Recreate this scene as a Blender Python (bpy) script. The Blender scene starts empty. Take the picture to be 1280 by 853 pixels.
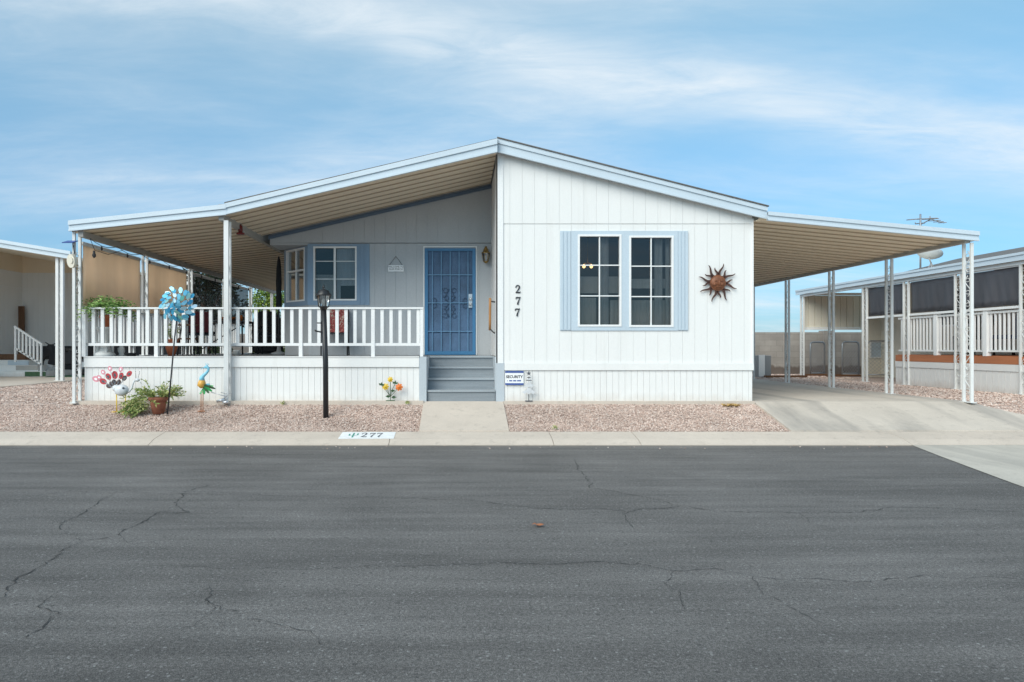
import bpy, math, random
from mathutils import Vector, Matrix
random.seed(7)
R = math.radians
F, CX, CY, ZC = 853.3, 573.0, 435.0, 1.335      # focal length in photo pixels, vanishing point, eye height
def W(px, Y): return (px - CX) * Y / F
def H(py, Y): return ZC - (py - CY) * Y / F
def P(px, py, Y): return (W(px, Y), Y, H(py, Y))
def G(px, py, z=0.0):
    Y = (ZC - z) * F / (py - CY); return (W(px, Y), Y, z)
def gz(y):                                     # height of the yard: rises from the kerb to the house pad
    if y <= 9.88: return 0.118
    if y >= 11.2: return 0.44
    return 0.118 + (y - 9.88) * (0.44 - 0.118) / 1.32
S = bpy.context.scene
COL = S.collection
# ------------------------------------------------------------------ materials
def new_mat(name):
    m = bpy.data.materials.new(name); m.use_nodes = True
    nt = m.node_tree; b = nt.nodes['Principled BSDF']
    return m, nt, b
def nd(nt, t, **kw):
    n = nt.nodes.new(t)
    for k, v in kw.items():
        if k in n.inputs: n.inputs[k].default_value = v
        else: setattr(n, k, v)
    return n
def ramp(nt, fac, stops):
    r = nt.nodes.new('ShaderNodeValToRGB'); e = r.color_ramp.elements
    while len(e) < len(stops): e.new(0.5)
    for el, (p, c) in zip(e, stops):
        el.position = p; el.color = (c[0], c[1], c[2], 1) if not isinstance(c, (int, float)) else (c, c, c, 1)
    nt.links.new(fac, r.inputs[0]); return r.outputs[0]
def mulc(nt, a, b, fac=1.0, mode='MULTIPLY'):
    m = nt.nodes.new('ShaderNodeMix'); m.data_type = 'RGBA'; m.blend_type = mode
    if isinstance(fac, (int, float)): m.inputs[0].default_value = fac
    else: nt.links.new(fac, m.inputs[0])
    for s, i in ((a, 6), (b, 7)):
        if isinstance(s, tuple): m.inputs[i].default_value = (*s, 1)
        else: nt.links.new(s, m.inputs[i])
    return m.outputs[2]
def coords(nt, scale=(1, 1, 1)):
    t = nt.nodes.new('ShaderNodeNewGeometry'); m = nt.nodes.new('ShaderNodeMapping')
    m.inputs['Scale'].default_value = scale
    nt.links.new(t.outputs['Position'], m.inputs['Vector']); return m.outputs[0]
def noise(nt, vec, scale, detail=4, rough=0.55, dist=0.0):
    n = nt.nodes.new('ShaderNodeTexNoise')
    n.inputs['Scale'].default_value = scale; n.inputs['Detail'].default_value = detail
    n.inputs['Roughness'].default_value = rough; n.inputs['Distortion'].default_value = dist
    nt.links.new(vec, n.inputs['Vector']); return n.outputs['Fac']
def bump(nt, b, h, strength=0.3, dist=0.01):
    n = nt.nodes.new('ShaderNodeBump'); n.inputs['Strength'].default_value = strength; n.inputs['Distance'].default_value = dist
    nt.links.new(h, n.inputs['Height']); nt.links.new(n.outputs[0], b.inputs['Normal'])
def paint(name, col, rough=0.55, var=0.10, scale=1.6, stretch=(1, 1, 0.3), fine=0.05, metal=0.0, grime=None, bmp=0.0):
    m, nt, b = new_mat(name)
    v = coords(nt, stretch)
    n1 = noise(nt, v, scale, 6, 0.6)
    c = mulc(nt, col, ramp(nt, n1, [(0.3, 1 - var), (0.7, 1 + var * 0.3)]))
    n2 = noise(nt, coords(nt), 60, 3)
    c = mulc(nt, c, ramp(nt, n2, [(0.3, 1 - fine), (0.7, 1 + fine)]))
    if grime:
        n3 = noise(nt, coords(nt, (2.5, 2.5, 0.35)), 2.2, 8, 0.7)
        c = mulc(nt, c, tuple(grime), ramp(nt, n3, [(0.5, 0.0), (0.8, 0.6)]), 'MIX')
    if name == 'white_siding':
        sz = nt.nodes.new('ShaderNodeSeparateXYZ'); nt.links.new(nt.nodes.new('ShaderNodeNewGeometry').outputs['Position'], sz.inputs[0])
        ma = nd(nt, 'ShaderNodeMath', operation='MULTIPLY_ADD'); ma.inputs[1].default_value = -0.35
        nt.links.new(noise(nt, coords(nt, (1, 1, .5)), 5, 8, .7), ma.inputs[0]); nt.links.new(sz.outputs[2], ma.inputs[2])
        c = mulc(nt, c, (0.50, 0.42, 0.35), ramp(nt, ma.outputs[0], [(0.26, .45), (0.42, 0.0)]), 'MIX')
        c = mulc(nt, c, (0.60, 0.58, 0.54), ramp(nt, noise(nt, coords(nt, (7, 7, .25)), 1.3, 9, .75), [(0.55, 0.0), (0.75, 0.35)]), 'MIX')
    nt.links.new(c, b.inputs['Base Color'])
    b.inputs['Roughness'].default_value = rough; b.inputs['Metallic'].default_value = metal
    if bmp: bump(nt, b, n2, bmp, 0.004)
    return m
M = {}
M['white'] = paint('white_siding', (0.80, 0.795, 0.775), 0.5, 0.03, fine=.02, grime=(0.75, 0.745, 0.73))
M['white_trim'] = paint('white_trim', (0.82, 0.82, 0.81), 0.4, 0.04)
M['white_metal'] = paint('white_metal', (0.74, 0.75, 0.74), 0.4, 0.10, grime=(0.52, 0.50, 0.46))
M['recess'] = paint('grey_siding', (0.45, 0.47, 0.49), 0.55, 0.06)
M['fascia'] = paint('fascia_blue', (0.58, 0.67, 0.74), 0.45, 0.07, stretch=(.4, 1, 1))
M['trim_blue'] = paint('trim_blue', (0.52, 0.61, 0.68), 0.5, 0.07)
M['bay_blue'] = paint('bay_blue', (0.23, 0.33, 0.45), 0.5, 0.10)
M['navy'] = paint('navy_trim', (0.10, 0.15, 0.22), 0.5, 0.1)
M['panel_blue'] = paint('panel_blue', (0.47, 0.52, 0.56), 0.55, 0.08)
M['door_scroll'] = paint('door_scroll', (0.05, 0.10, 0.18), 0.5, 0.2, 3)
M['step_blue'] = paint('step_blue', (0.25, 0.28, 0.305), 0.6, 0.25, 2.5, (0.3, 1, 4))
M['tread'] = paint('tread', (0.36, 0.40, 0.43), 0.6, 0.2, 2.5, (0.3, 1, 4))
M['door_blue'] = paint('door_blue', (0.055, 0.20, 0.39), 0.4, 0.2, 3)
M['door_bar'] = paint('door_bar', (0.15, 0.31, 0.50), 0.4, 0.2, 3)
M['tan_pan'] = paint('tan_pan', (0.82, 0.69, 0.52), 0.5, 0.03, 1.2, (.25, 1, 1))
M['pan_rib_shade'] = paint('pan_rib_shade', (0.42, 0.325, 0.225), 0.6, 0.08, 1.2, (.25, 1, 1))  # tan darkened for the rib risers, shade put into the colour
M['beam'] = paint('beam_grey', (0.40, 0.38, 0.35), 0.5, 0.1)
M['tan_cloth'] = paint('tan_cloth', (0.42, 0.30, 0.20), 0.9, 0.10, 1.4, (1, 1, .15), bmp=.2)
M['shingle'] = paint('shingle', (0.16, 0.155, 0.15), 0.95, 0.3, 12, (1, 1, 1), 0.25)
M['black'] = paint('black_metal', (0.018, 0.019, 0.022), 0.4, 0.2)
M['dark'] = paint('dark_cloth', (0.025, 0.026, 0.03), 0.85, 0.3)
M['charcoal'] = paint('charcoal', (0.045, 0.045, 0.05), 0.6, 0.3)
M['grey'] = paint('grey_metal', (0.30, 0.31, 0.32), 0.45, 0.15)
M['galv'] = paint('galvanised', (0.36, 0.38, 0.40), 0.4, 0.12, metal=0.6)
M['silver'] = paint('silver', (0.65, 0.66, 0.68), 0.3, 0.08, metal=0.8)
M['tin'] = paint('tin_white', (0.66, 0.68, 0.70), 0.35, 0.15, 14, (1, 1, 1))
M['brass'] = paint('brass', (0.36, 0.24, 0.09), 0.35, 0.2, metal=0.8)
M['wood'] = paint('wood', (0.42, 0.21, 0.08), 0.55, 0.25, 6, (4, 4, .4))
M['wood_dark'] = paint('wood_dark', (0.16, 0.075, 0.035), 0.6, 0.3, 6, (4, 4, .4))
M['terracotta'] = paint('terracotta', (0.45, 0.13, 0.055), 0.8, 0.15, 6)
M['terracotta_old'] = paint('terracotta_old', (0.33, 0.12, 0.07), 0.85, 0.3, 6)
M['stone_white'] = paint('stone_white', (0.62, 0.62, 0.60), 0.8, 0.12, 8, (1, 1, 1))
M['cream'] = paint('cream_siding', (0.76, 0.71, 0.60), 0.6, 0.08)
M['redwood'] = paint('redwood', (0.46, 0.17, 0.075), 0.6, 0.15, 3, (1, .3, 3))
M['orange'] = paint('orange', (0.75, 0.19, 0.03), 0.6, 0.1)
M['dark_red'] = paint('dark_red', (0.14, 0.02, 0.025), 0.8, 0.3)
M['red'] = paint('red', (0.52, 0.03, 0.04), 0.5, 0.2, 20)
M['pink'] = paint('pink', (0.75, 0.30, 0.36), 0.5, 0.25, 20)
M['yellow'] = paint('yellow', (0.78, 0.52, 0.05), 0.5, 0.15)
M['gold'] = paint('gold', (0.72, 0.40, 0.08), 0.35, 0.2, 10)
M['teal'] = paint('teal', (0.08, 0.40, 0.52), 0.35, 0.3, 12)
M['sky_blue'] = paint('sky_blue', (0.25, 0.62, 0.78), 0.35, 0.3, 12)
M['green'] = paint('green', (0.03, 0.33, 0.09), 0.4, 0.3, 12)
M['green_dark'] = paint('green_dark', (0.05, 0.12, 0.05), 0.5, 0.3, 12)
M['copper'] = paint('copper_legs', (0.45, 0.20, 0.10), 0.5, 0.2)
M['rust'] = paint('rust', (0.085, 0.035, 0.025), 0.6, 0.5, 9, (1, 1, 1), .2)
M['rust_face'] = paint('rust_face', (0.24, 0.085, 0.035), 0.55, 0.5, 9, (1, 1, 1), .2)
M['sign_white'] = paint('sign_white', (0.86, 0.87, 0.88), 0.5, 0.05)
M['sign_blue'] = paint('sign_blue', (0.05, 0.10, 0.32), 0.5, 0.05)
M['ink'] = paint('ink', (0.02, 0.022, 0.03), 0.6, 0.1)
M['crack'] = paint('crack', (0.042, 0.042, 0.042), 0.9, 0.3)
M['ink_grey'] = paint('ink_grey', (0.10, 0.11, 0.13), 0.7, 0.3)
M['cactus_green'] = paint('cactus_paint', (0.05, 0.28, 0.22), 0.7, 0.2)
M['plate_white'] = paint('plate_white', (0.80, 0.82, 0.82), 0.6, 0.12, 14, (1, 1, 1))
M['dry'] = paint('dry_leaf', (0.33, 0.13, 0.06), 0.7, 0.3, 20)
M['rubber'] = paint('rubber', (0.02, 0.02, 0.02), 0.7, 0.2)
M['bluecloth'] = paint('blue_cloth', (0.05, 0.08, 0.22), 0.8, 0.2)
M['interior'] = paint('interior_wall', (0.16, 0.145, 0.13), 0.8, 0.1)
M['curtain'] = paint('curtain', (0.62, 0.60, 0.56), 0.9, 0.15, 5, (6, 6, .2))
M['sheer'] = paint('sheer', (0.55, 0.55, 0.54), 0.9, 0.1)
M['sky_reflection_sheer'] = paint('sky_reflection_sheer', (0.80, 0.81, 0.82), 0.9, 0.08)
M['soil'] = paint('soil', (0.07, 0.05, 0.035), 0.95, 0.3, 20)
M['turf'] = paint('green_mat', (0.03, 0.10, 0.05), 0.9, 0.2, 20)
M['dish'] = paint('dish_grey', (0.55, 0.60, 0.64), 0.6, 0.06)

def concrete(name, col, streak=0.0):
    m, nt, b = new_mat(name)
    c = mulc(nt, col, ramp(nt, noise(nt, coords(nt), 1.1, 8, 0.65), [(0.3, 0.86), (0.7, 1.05)]))
    c = mulc(nt, c, ramp(nt, noise(nt, coords(nt), 90, 3), [(0.3, 0.9), (0.7, 1.06)]))
    c = mulc(nt, c, (0.24, 0.21, 0.18), ramp(nt, noise(nt, coords(nt), 7, 8, 0.7), [(0.55, 0.0), (0.75, 0.45)]), 'MIX')
    if streak:
        n = noise(nt, coords(nt, (1.15, 0.10, 1)), 1.7, 4, 0.5, 0.3)
        c = mulc(nt, c, (0.17, 0.165, 0.16), ramp(nt, n, [(0.50, 0.0), (0.70, streak)]), 'MIX')
    nt.links.new(c, b.inputs['Base Color']); b.inputs['Roughness'].default_value = 0.85
    bump(nt, b, noise(nt, coords(nt), 120, 4), 0.25, 0.004)
    return m
M['concrete'] = concrete('concrete', (0.61, 0.53, 0.45))
M['concrete_drive'] = concrete('concrete_drive', (0.61, 0.545, 0.47), 0.55)
M['concrete_apron'] = concrete('concrete_apron', (0.57, 0.53, 0.46), 0.25)
def mth_(nt, o, a, w):
    m = nd(nt, 'ShaderNodeMapRange'); m.inputs[1].default_value = a; m.inputs[2].default_value = a + w; nt.links.new(o, m.inputs[0]); return m.outputs[0]
def asphalt():
    m, nt, b = new_mat('asphalt')
    v = coords(nt)
    c = mulc(nt, (0.130, 0.124, 0.118), ramp(nt, noise(nt, coords(nt, (0.16, 1.5, 1)), 1.3, 8, 0.65), [(0.3, 0.78), (0.52, 1.0), (0.7, 1.26)]))
    c = mulc(nt, c, ramp(nt, noise(nt, coords(nt, (.35, 4.0, 1)), 1.6, 6, .6), [(.35, .84), (.65, 1.16)]))
    c = mulc(nt, c, ramp(nt, noise(nt, v, 0.55, 5, 0.6, 0.6), [(0.33, 0.82), (0.66, 1.14)]))
    c = mulc(nt, c, ramp(nt, noise(nt, v, 55, 6, 0.85), [(0.34, 0.42), (0.5, 1.0), (0.66, 1.75)]))
    c = mulc(nt, c, ramp(nt, noise(nt, v, 170, 4, 0.8), [(0.36, 0.35), (0.5, 1.0), (0.64, 1.9)]))
    vo = nt.nodes.new('ShaderNodeTexVoronoi'); vo.inputs['Scale'].default_value = 95; nt.links.new(v, vo.inputs['Vector'])
    c = mulc(nt, c, (0.36, 0.36, 0.35), ramp(nt, vo.outputs['Color'], [(0.84, 0), (0.95, 0.6)]), 'MIX')
    v2 = nt.nodes.new('ShaderNodeTexVoronoi'); v2.inputs['Scale'].default_value = 60; nt.links.new(v, v2.inputs['Vector'])
    c = mulc(nt, c, (0.03, 0.03, 0.03), ramp(nt, v2.outputs['Color'], [(0.85, 0), (0.95, 0.5)]), 'MIX')
    c = mulc(nt, c, (0.45, 0.42, 0.38), ramp(nt, noise(nt, v, 30, 2, .5), [(0.75, 0), (0.80, 0.6)]), 'MIX')
    sp = nt.nodes.new('ShaderNodeSeparateXYZ'); nt.links.new(v, sp.inputs[0])
    ma = nd(nt, 'ShaderNodeMath', operation='MULTIPLY_ADD'); ma.inputs[1].default_value = .55; nt.links.new(noise(nt, coords(nt, (1, 2.5, 1)), 3.0, 8, .75), ma.inputs[0]); nt.links.new(sp.outputs[1], ma.inputs[2])
    c = mulc(nt, c, (0.27, 0.235, 0.195), ramp(nt, mth_(nt, ma.outputs[0], 9.38, .36), [(0.0, 0.0), (1.0, 0.65)]), 'MIX')
    c = mulc(nt, c, (0.03, 0.03, 0.032), ramp(nt, noise(nt, v, 1.9, 5, .6, .4), [(0.66, 0), (0.74, 0.35)]), 'MIX')
    nt.links.new(c, b.inputs['Base Color']); b.inputs['Roughness'].default_value = 0.85
    bump(nt, b, noise(nt, v, 90, 5, 0.8), 0.8, 0.008)
    return m
M['asphalt'] = asphalt()
def gravel(name, island):
    m, nt, b = new_mat(name)
    if island: f = nt.nodes.new('ShaderNodeNewGeometry').outputs['Random Per Island']
    else:
        vo = nt.nodes.new('ShaderNodeTexVoronoi'); vo.inputs['Scale'].default_value = 62
        nt.links.new(coords(nt), vo.inputs['Vector'])
        sp = nt.nodes.new('ShaderNodeSeparateColor'); nt.links.new(vo.outputs['Color'], sp.inputs[0]); f = sp.outputs[0]
        bump(nt, b, vo.outputs['Distance'], 0.9, 0.02)
    c = ramp(nt, f, [(0.0, (0.21, 0.145, 0.12)), (0.14, (0.46, 0.325, 0.27)), (0.5, (0.63, 0.475, 0.40)), (0.8, (0.70, 0.56, 0.48)), (1.0, (0.80, 0.70, 0.63))])
    c = mulc(nt, c, ramp(nt, noise(nt, coords(nt), 0.9, 5, .6), [(0.3, 0.85), (0.7, 1.08)]))
    nt.links.new(c, b.inputs['Base Color']); b.inputs['Roughness'].default_value = 0.9
    return m
M['gravel'] = gravel('gravel', False); M['stones'] = gravel('gravel_stones', True)
def leafmat(name, a, b_, c_):
    m, nt, b = new_mat(name)
    f = nt.nodes.new('ShaderNodeNewGeometry').outputs['Random Per Island']
    nt.links.new(ramp(nt, f, [(0, a), (0.55, b_), (1, c_)]), b.inputs['Base Color'])
    b.inputs['Roughness'].default_value = 0.6
    try: b.inputs['Transmission Weight'].default_value = 0.0
    except Exception: pass
    return m
M['leaf_bright'] = leafmat('leaf_bright', (0.06, 0.13, 0.015), (0.16, 0.26, 0.03), (0.34, 0.42, 0.08))
M['leaf_dark'] = leafmat('leaf_dark', (0.015, 0.03, 0.012), (0.03, 0.055, 0.02), (0.06, 0.09, 0.04))
M['leaf_fern'] = leafmat('leaf_fern', (0.07, 0.17, 0.03), (0.20, 0.36, 0.08), (0.38, 0.48, 0.16))
M['leaf_dusty'] = leafmat('leaf_dusty', (0.10, 0.20, 0.05), (0.34, 0.40, 0.12), (0.58, 0.54, 0.26))
def spin():
    m, nt, b = new_mat('spinner_petals')
    f = nt.nodes.new('ShaderNodeNewGeometry').outputs['Random Per Island']
    nt.links.new(ramp(nt, f, [(0, (0.03, 0.22, 0.42)), (0.3, (0.07, 0.40, 0.62)), (0.6, (0.22, 0.58, 0.75)), (0.82, (0.55, 0.72, 0.85)), (0.9, (0.08, 0.45, 0.32)), (1, (0.45, 0.5, 0.75))]), b.inputs['Base Color'])
    b.inputs['Roughness'].default_value = 0.25; b.inputs['Metallic'].default_value = 0.25
    return m
M['petals'] = spin()
def glass(name, tint, gl=0.12, fk=1.0):
    m, nt, b = new_mat(name); nt.nodes.remove(b)
    t = nd(nt, 'ShaderNodeBsdfTransparent'); t.inputs[0].default_value = (*tint, 1)
    g = nd(nt, 'ShaderNodeBsdfGlossy'); g.inputs['Roughness'].default_value = 0.02; g.inputs[0].default_value = (.9, .93, .95, 1)
    fr = nd(nt, 'ShaderNodeFresnel', IOR=1.5); mp = nd(nt, 'ShaderNodeMath', operation='MULTIPLY_ADD')
    mp.inputs[1].default_value = fk; mp.inputs[2].default_value = gl - 0.04
    nt.links.new(fr.outputs[0], mp.inputs[0])
    mx = nd(nt, 'ShaderNodeMixShader'); nt.links.new(mp.outputs[0], mx.inputs[0])
    nt.links.new(t.outputs[0], mx.inputs[1]); nt.links.new(g.outputs[0], mx.inputs[2])
    nt.links.new(mx.outputs[0], nt.nodes['Material Output'].inputs[0]); return m
M['glass'] = glass('window_glass', (0.74, 0.75, 0.75), 0.045)
M['glass_bay'] = glass('bay_glass', (0.72, 0.74, 0.75), 0.05, .4)
M['lamp_glass'] = glass('lamp_glass', (0.9, 0.9, 0.9), 0.42)
def screen(name, col, tr):
    m, nt, b = new_mat(name)
    b.inputs['Base Color'].default_value = (*col, 1); b.inputs['Roughness'].default_value = 0.6
    c = mulc(nt, col, ramp(nt, noise(nt, coords(nt, (1, 1, .2)), 1.8, 4, .6), [(0.3, 0.8), (0.7, 1.25)]))
    nt.links.new(c, b.inputs['Base Color'])
    t = nd(nt, 'ShaderNodeBsdfTransparent'); mx = nd(nt, 'ShaderNodeMixShader'); mx.inputs[0].default_value = tr
    nt.links.new(b.outputs[0], mx.inputs[1]); nt.links.new(t.outputs[0], mx.inputs[2])
    nt.links.new(mx.outputs[0], nt.nodes['Material Output'].inputs[0]); return m
M['screen_dark'] = screen('screen_dark', (0.03, 0.03, 0.033), 0.42)
M['screen_grey'] = screen('screen_grey', (0.075, 0.075, 0.085), 0.12)
M['door_mesh'] = paint('door_mesh', (0.085, 0.165, 0.29), 0.65, 0.35, 2.2, (1, 1, .8), .12)
M['red_glass'] = paint('red_glass', (0.16, 0.01, 0.01), 0.15, 0.1)
def emis(name, col, s):
    m, nt, b = new_mat(name); b.inputs['Emission Color'].default_value = (*col, 1); b.inputs['Emission Strength'].default_value = s; return m
M['bulb_lit'] = emis('bulb_lit', (1.0, 0.62, 0.25), 2.5)
M['bulb'] = paint('bulb_frosted', (0.8, 0.8, 0.76), 0.3, 0.02)
def cloth_tr(name, col):
    m, nt, b = new_mat(name)
    c = mulc(nt, col, ramp(nt, noise(nt, coords(nt, (1, 1, .15)), 1.4, 5, .6), [(0.3, 0.88), (0.7, 1.06)]))
    nt.links.new(c, b.inputs['Base Color']); b.inputs['Roughness'].default_value = .9
    t = nd(nt, 'ShaderNodeBsdfTranslucent'); nt.links.new(c, t.inputs[0]); mx = nd(nt, 'ShaderNodeMixShader'); mx.inputs[0].default_value = .6
    nt.links.new(b.outputs[0], mx.inputs[1]); nt.links.new(t.outputs[0], mx.inputs[2]); nt.links.new(mx.outputs[0], nt.nodes['Material Output'].inputs[0]); return m
M['tan_cloth'] = cloth_tr('tan_cloth', (0.86, 0.71, 0.56))
def floral():
    m, nt, b = new_mat('floral')
    n = noise(nt, coords(nt), 22, 3, .6, 1.0)
    nt.links.new(ramp(nt, n, [(0.36, (0.10, 0.06, 0.05)), (0.44, (0.26, 0.035, 0.035)), (0.54, (0.36, 0.08, 0.07)), (0.60, (0.62, 0.50, 0.40)), (0.7, (0.20, 0.16, 0.10))]), b.inputs['Base Color'])
    b.inputs['Roughness'].default_value = 0.9; return m
M['floral'] = floral()
def block():
    m, nt, b = new_mat('block_wall')
    br = nt.nodes.new('ShaderNodeTexBrick')
    mp = nt.nodes.new('ShaderNodeMapping'); mp.inputs['Rotation'].default_value = (R(90), 0, 0)
    t = nt.nodes.new('ShaderNodeNewGeometry'); nt.links.new(t.outputs['Position'], mp.inputs['Vector'])
    nt.links.new(mp.outputs[0], br.inputs['Vector'])
    for k, v in (('Scale', 1.0), ('Brick Width', 0.4), ('Row Height', 0.2), ('Mortar Size', 0.006)): br.inputs[k].default_value = v
    br.inputs['Color1'].default_value = (0.34, 0.31, 0.28, 1); br.inputs['Color2'].default_value = (0.29, 0.265, 0.24, 1); br.inputs['Mortar'].default_value = (0.24, 0.22, 0.20, 1)
    c = mulc(nt, br.outputs['Color'], ramp(nt, noise(nt, coords(nt), 2.2, 6, .6), [(0.3, .85), (0.7, 1.1)]))
    # a ragged damp stain along the bottom courses (a tide mark left on the blocks)
    z = nt.nodes.new('ShaderNodeSeparateXYZ'); nt.links.new(t.outputs['Position'], z.inputs[0])
    nn = noise(nt, coords(nt, (1, 1, .2)), 2.6, 5, .6)
    ma = nd(nt, 'ShaderNodeMath', operation='MULTIPLY_ADD'); ma.inputs[1].default_value = -0.55; nt.links.new(nn, ma.inputs[0]); nt.links.new(z.outputs[2], ma.inputs[2])
    c = mulc(nt, c, (0.10, 0.072, 0.058), ramp(nt, ma.outputs[0], [(0.40, 0.8), (0.47, 0.0)]), 'MIX')
    nt.links.new(c, b.inputs['Base Color']); b.inputs['Roughness'].default_value = 0.95
    bump(nt, b, br.outputs['Fac'], -0.4, 0.01)
    return m
M['block'] = block()

# ------------------------------------------------------------------ mesh builder
BASE = {}
class MB:
    def __init__(s): s.v = []; s.f = []; s.sm = []
    def add(s, vs, fs, smooth=False):
        o = len(s.v); s.v += [tuple(p) for p in vs]
        for f in fs: s.f.append(tuple(i + o for i in f)); s.sm.append(smooth)
        return s
    def box(s, x0, x1, y0, y1, z0, z1):
        x0, x1 = sorted((x0, x1)); y0, y1 = sorted((y0, y1)); z0, z1 = sorted((z0, z1))
        return s.add([(x0,y0,z0),(x1,y0,z0),(x1,y1,z0),(x0,y1,z0),(x0,y0,z1),(x1,y0,z1),(x1,y1,z1),(x0,y1,z1)],
              [(0,3,2,1),(4,5,6,7),(0,1,5,4),(1,2,6,5),(2,3,7,6),(3,0,4,7)])
    def prism(s, pts, axis, a0, a1, fn=None):
        n = len(pts)
        def m(p, a):
            u, w = p
            if fn: return fn(u, w, a)
            return {'x': (a, u, w), 'y': (u, a, w), 'z': (u, w, a)}[axis]
        vs = [m(p, a0) for p in pts] + [m(p, a1) for p in pts]
        fs = [tuple(range(n)), tuple(range(2*n-1, n-1, -1))] + [(i, i+n, (i+1) % n + n, (i+1) % n) for i in range(n)]
        return s.add(vs, fs)
    def bar(s, p, q, w, h=None, up=(0, 0, 1)):
        h = h or w; p = Vector(p); q = Vector(q); d = (q - p).normalized(); u = Vector(up)
        if abs(d.dot(u)) > .98: u = Vector((0, 1, 0))
        a = d.cross(u).normalized(); b = a.cross(d).normalized()
        vs = [c + a*i*w/2 + b*j*h/2 for c in (p, q) for i, j in ((-1,-1),(1,-1),(1,1),(-1,1))]
        return s.add(vs, [(0,3,2,1),(4,5,6,7),(0,1,5,4),(1,2,6,5),(2,3,7,6),(3,0,4,7)])
    def tube(s, pts, r, n=6, flat=1.0):
        pts = [Vector(p) for p in pts]; k = len(pts)
        rs = r if isinstance(r, (list, tuple)) else [r]*k
        vs = []; pa = None
        for i, p in enumerate(pts):
            d = (pts[min(i+1, k-1)] - pts[max(i-1, 0)]).normalized()
            if pa is None:
                u = Vector((0, 1, 0)) if abs(d.y) < .9 else Vector((1, 0, 0))
                pa = d.cross(u).normalized()
            a = (pa - d*pa.dot(d)).normalized(); pa = a; b = d.cross(a)
            for j in range(n):
                t = 2*math.pi*j/n; vs.append(p + (a*math.cos(t) + b*math.sin(t)*flat)*rs[i])
        fs = [(i*n+j, i*n+(j+1) % n, (i+1)*n+(j+1) % n, (i+1)*n+j) for i in range(k-1) for j in range(n)]
        fs += [tuple(range(n-1, -1, -1)), tuple(range((k-1)*n, k*n))]
        return s.add(vs, fs, True)
    def lathe(s, c, prof, n=16, smooth=True):
        k = len(prof); vs = []
        for r, z in prof:
            for j in range(n):
                t = 2*math.pi*j/n; vs.append((c[0] + r*math.cos(t), c[1] + r*math.sin(t), c[2] + z))
        fs = [(i*n+j, i*n+(j+1) % n, (i+1)*n+(j+1) % n, (i+1)*n+j) for i in range(k-1) for j in range(n)]
        fs += [tuple(range(n-1, -1, -1)), tuple(range((k-1)*n, k*n))]
        return s.add(vs, fs, smooth)
    def ball(s, c, r, nu=12, nv=8, rot=None):
        if isinstance(r, (int, float)): r = (r, r, r)
        c = Vector(c); vs = []
        for i in range(nv+1):
            a = math.pi*i/nv - math.pi/2
            for j in range(nu):
                t = 2*math.pi*j/nu
                p = Vector((r[0]*math.cos(a)*math.cos(t), r[1]*math.cos(a)*math.sin(t), r[2]*math.sin(a)))
                if rot: p = rot @ p
                vs.append(c + p)
        fs = [(i*nu+j, i*nu+(j+1) % nu, (i+1)*nu+(j+1) % nu, (i+1)*nu+j) for i in range(nv) for j in range(nu)]
        return s.add(vs, fs, True)
    def leaf(s, p, d, L, w, curl=0.15, n=None):
        p = Vector(p); d = Vector(d).normalized()
        n = Vector(n) if n else Vector((random.uniform(-1, 1), random.uniform(-1, 1), random.uniform(-.2, 1)))
        a = d.cross(n)
        a = a.normalized() if a.length > 1e-4 else Vector((1, 0, 0))
        u = a.cross(d)
        m = p + d*L*.45 + u*L*curl; t = p + d*L
        return s.add([p, m + a*w/2, t, m - a*w/2], [(0, 1, 2), (0, 2, 3)])
    def disc(s, c, nrm, rx, ry, th=.006, n=14, up=(0, 0, 1)):
        c = Vector(c); nrm = Vector(nrm).normalized(); u = Vector(up); u = (u - nrm*u.dot(nrm)).normalized(); a = u.cross(nrm)
        vs = []
        for k in (-.5, .5):
            for j in range(n):
                t = 2*math.pi*j/n; vs.append(c + nrm*k*th + a*rx*math.cos(t) + u*ry*math.sin(t))
        return s.add(vs, [tuple(range(n)), tuple(range(2*n-1, n-1, -1))] + [(j, j+n, (j+1) % n+n, (j+1) % n) for j in range(n)])
    def ribbon(s, pts, ws, fn, w0, w1):
        """flat stroke of varying width in a (u, v) plane, thickness w0..w1, placed by fn(u, v, w)"""
        k = len(pts); L = []; Rr = []
        for i in range(k):
            a = pts[max(i-1, 0)]; b = pts[min(i+1, k-1)]; dx, dy = b[0]-a[0], b[1]-a[1]; l = math.hypot(dx, dy) or 1
            nx, ny = -dy/l, dx/l; h = ws[i]/2 if isinstance(ws, (list, tuple)) else ws/2
            L.append((pts[i][0]+nx*h, pts[i][1]+ny*h)); Rr.append((pts[i][0]-nx*h, pts[i][1]-ny*h))
        for i in range(k-1):
            q = [L[i], Rr[i], Rr[i+1], L[i+1]]
            s.add([fn(u, v, w) for w in (w0, w1) for u, v in q], [(0,1,2,3),(7,6,5,4),(0,4,5,1),(1,5,6,2),(2,6,7,3),(3,7,4,0)])
        return s
    def build(s, name, mat, parent=None, base=None, solid=0, bev=0):
        if parent is not None: b = BASE[parent.name]
        else: b = base or (0, 0, 0)
        me = bpy.data.meshes.new(name)
        me.from_pydata([(x-b[0], y-b[1], z-b[2]) for x, y, z in s.v], [], s.f)
        me.polygons.foreach_set('use_smooth', s.sm)
        mats = mat if isinstance(mat, list) else [mat]
        for m in mats: me.materials.append(m)
        if getattr(s, 'mi', None): me.polygons.foreach_set('material_index', s.mi)
        me.update()
        o = bpy.data.objects.new(name, me); COL.objects.link(o)
        if parent is not None: o.parent = parent
        else: o.location = b
        BASE[o.name] = b
        if solid:
            md = o.modifiers.new('s', 'SOLIDIFY'); md.thickness = solid; md.offset = 1
        if bev:
            md = o.modifiers.new('b', 'BEVEL'); md.width = bev; md.segments = 2; md.limit_method = 'ANGLE'
        return o
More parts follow.
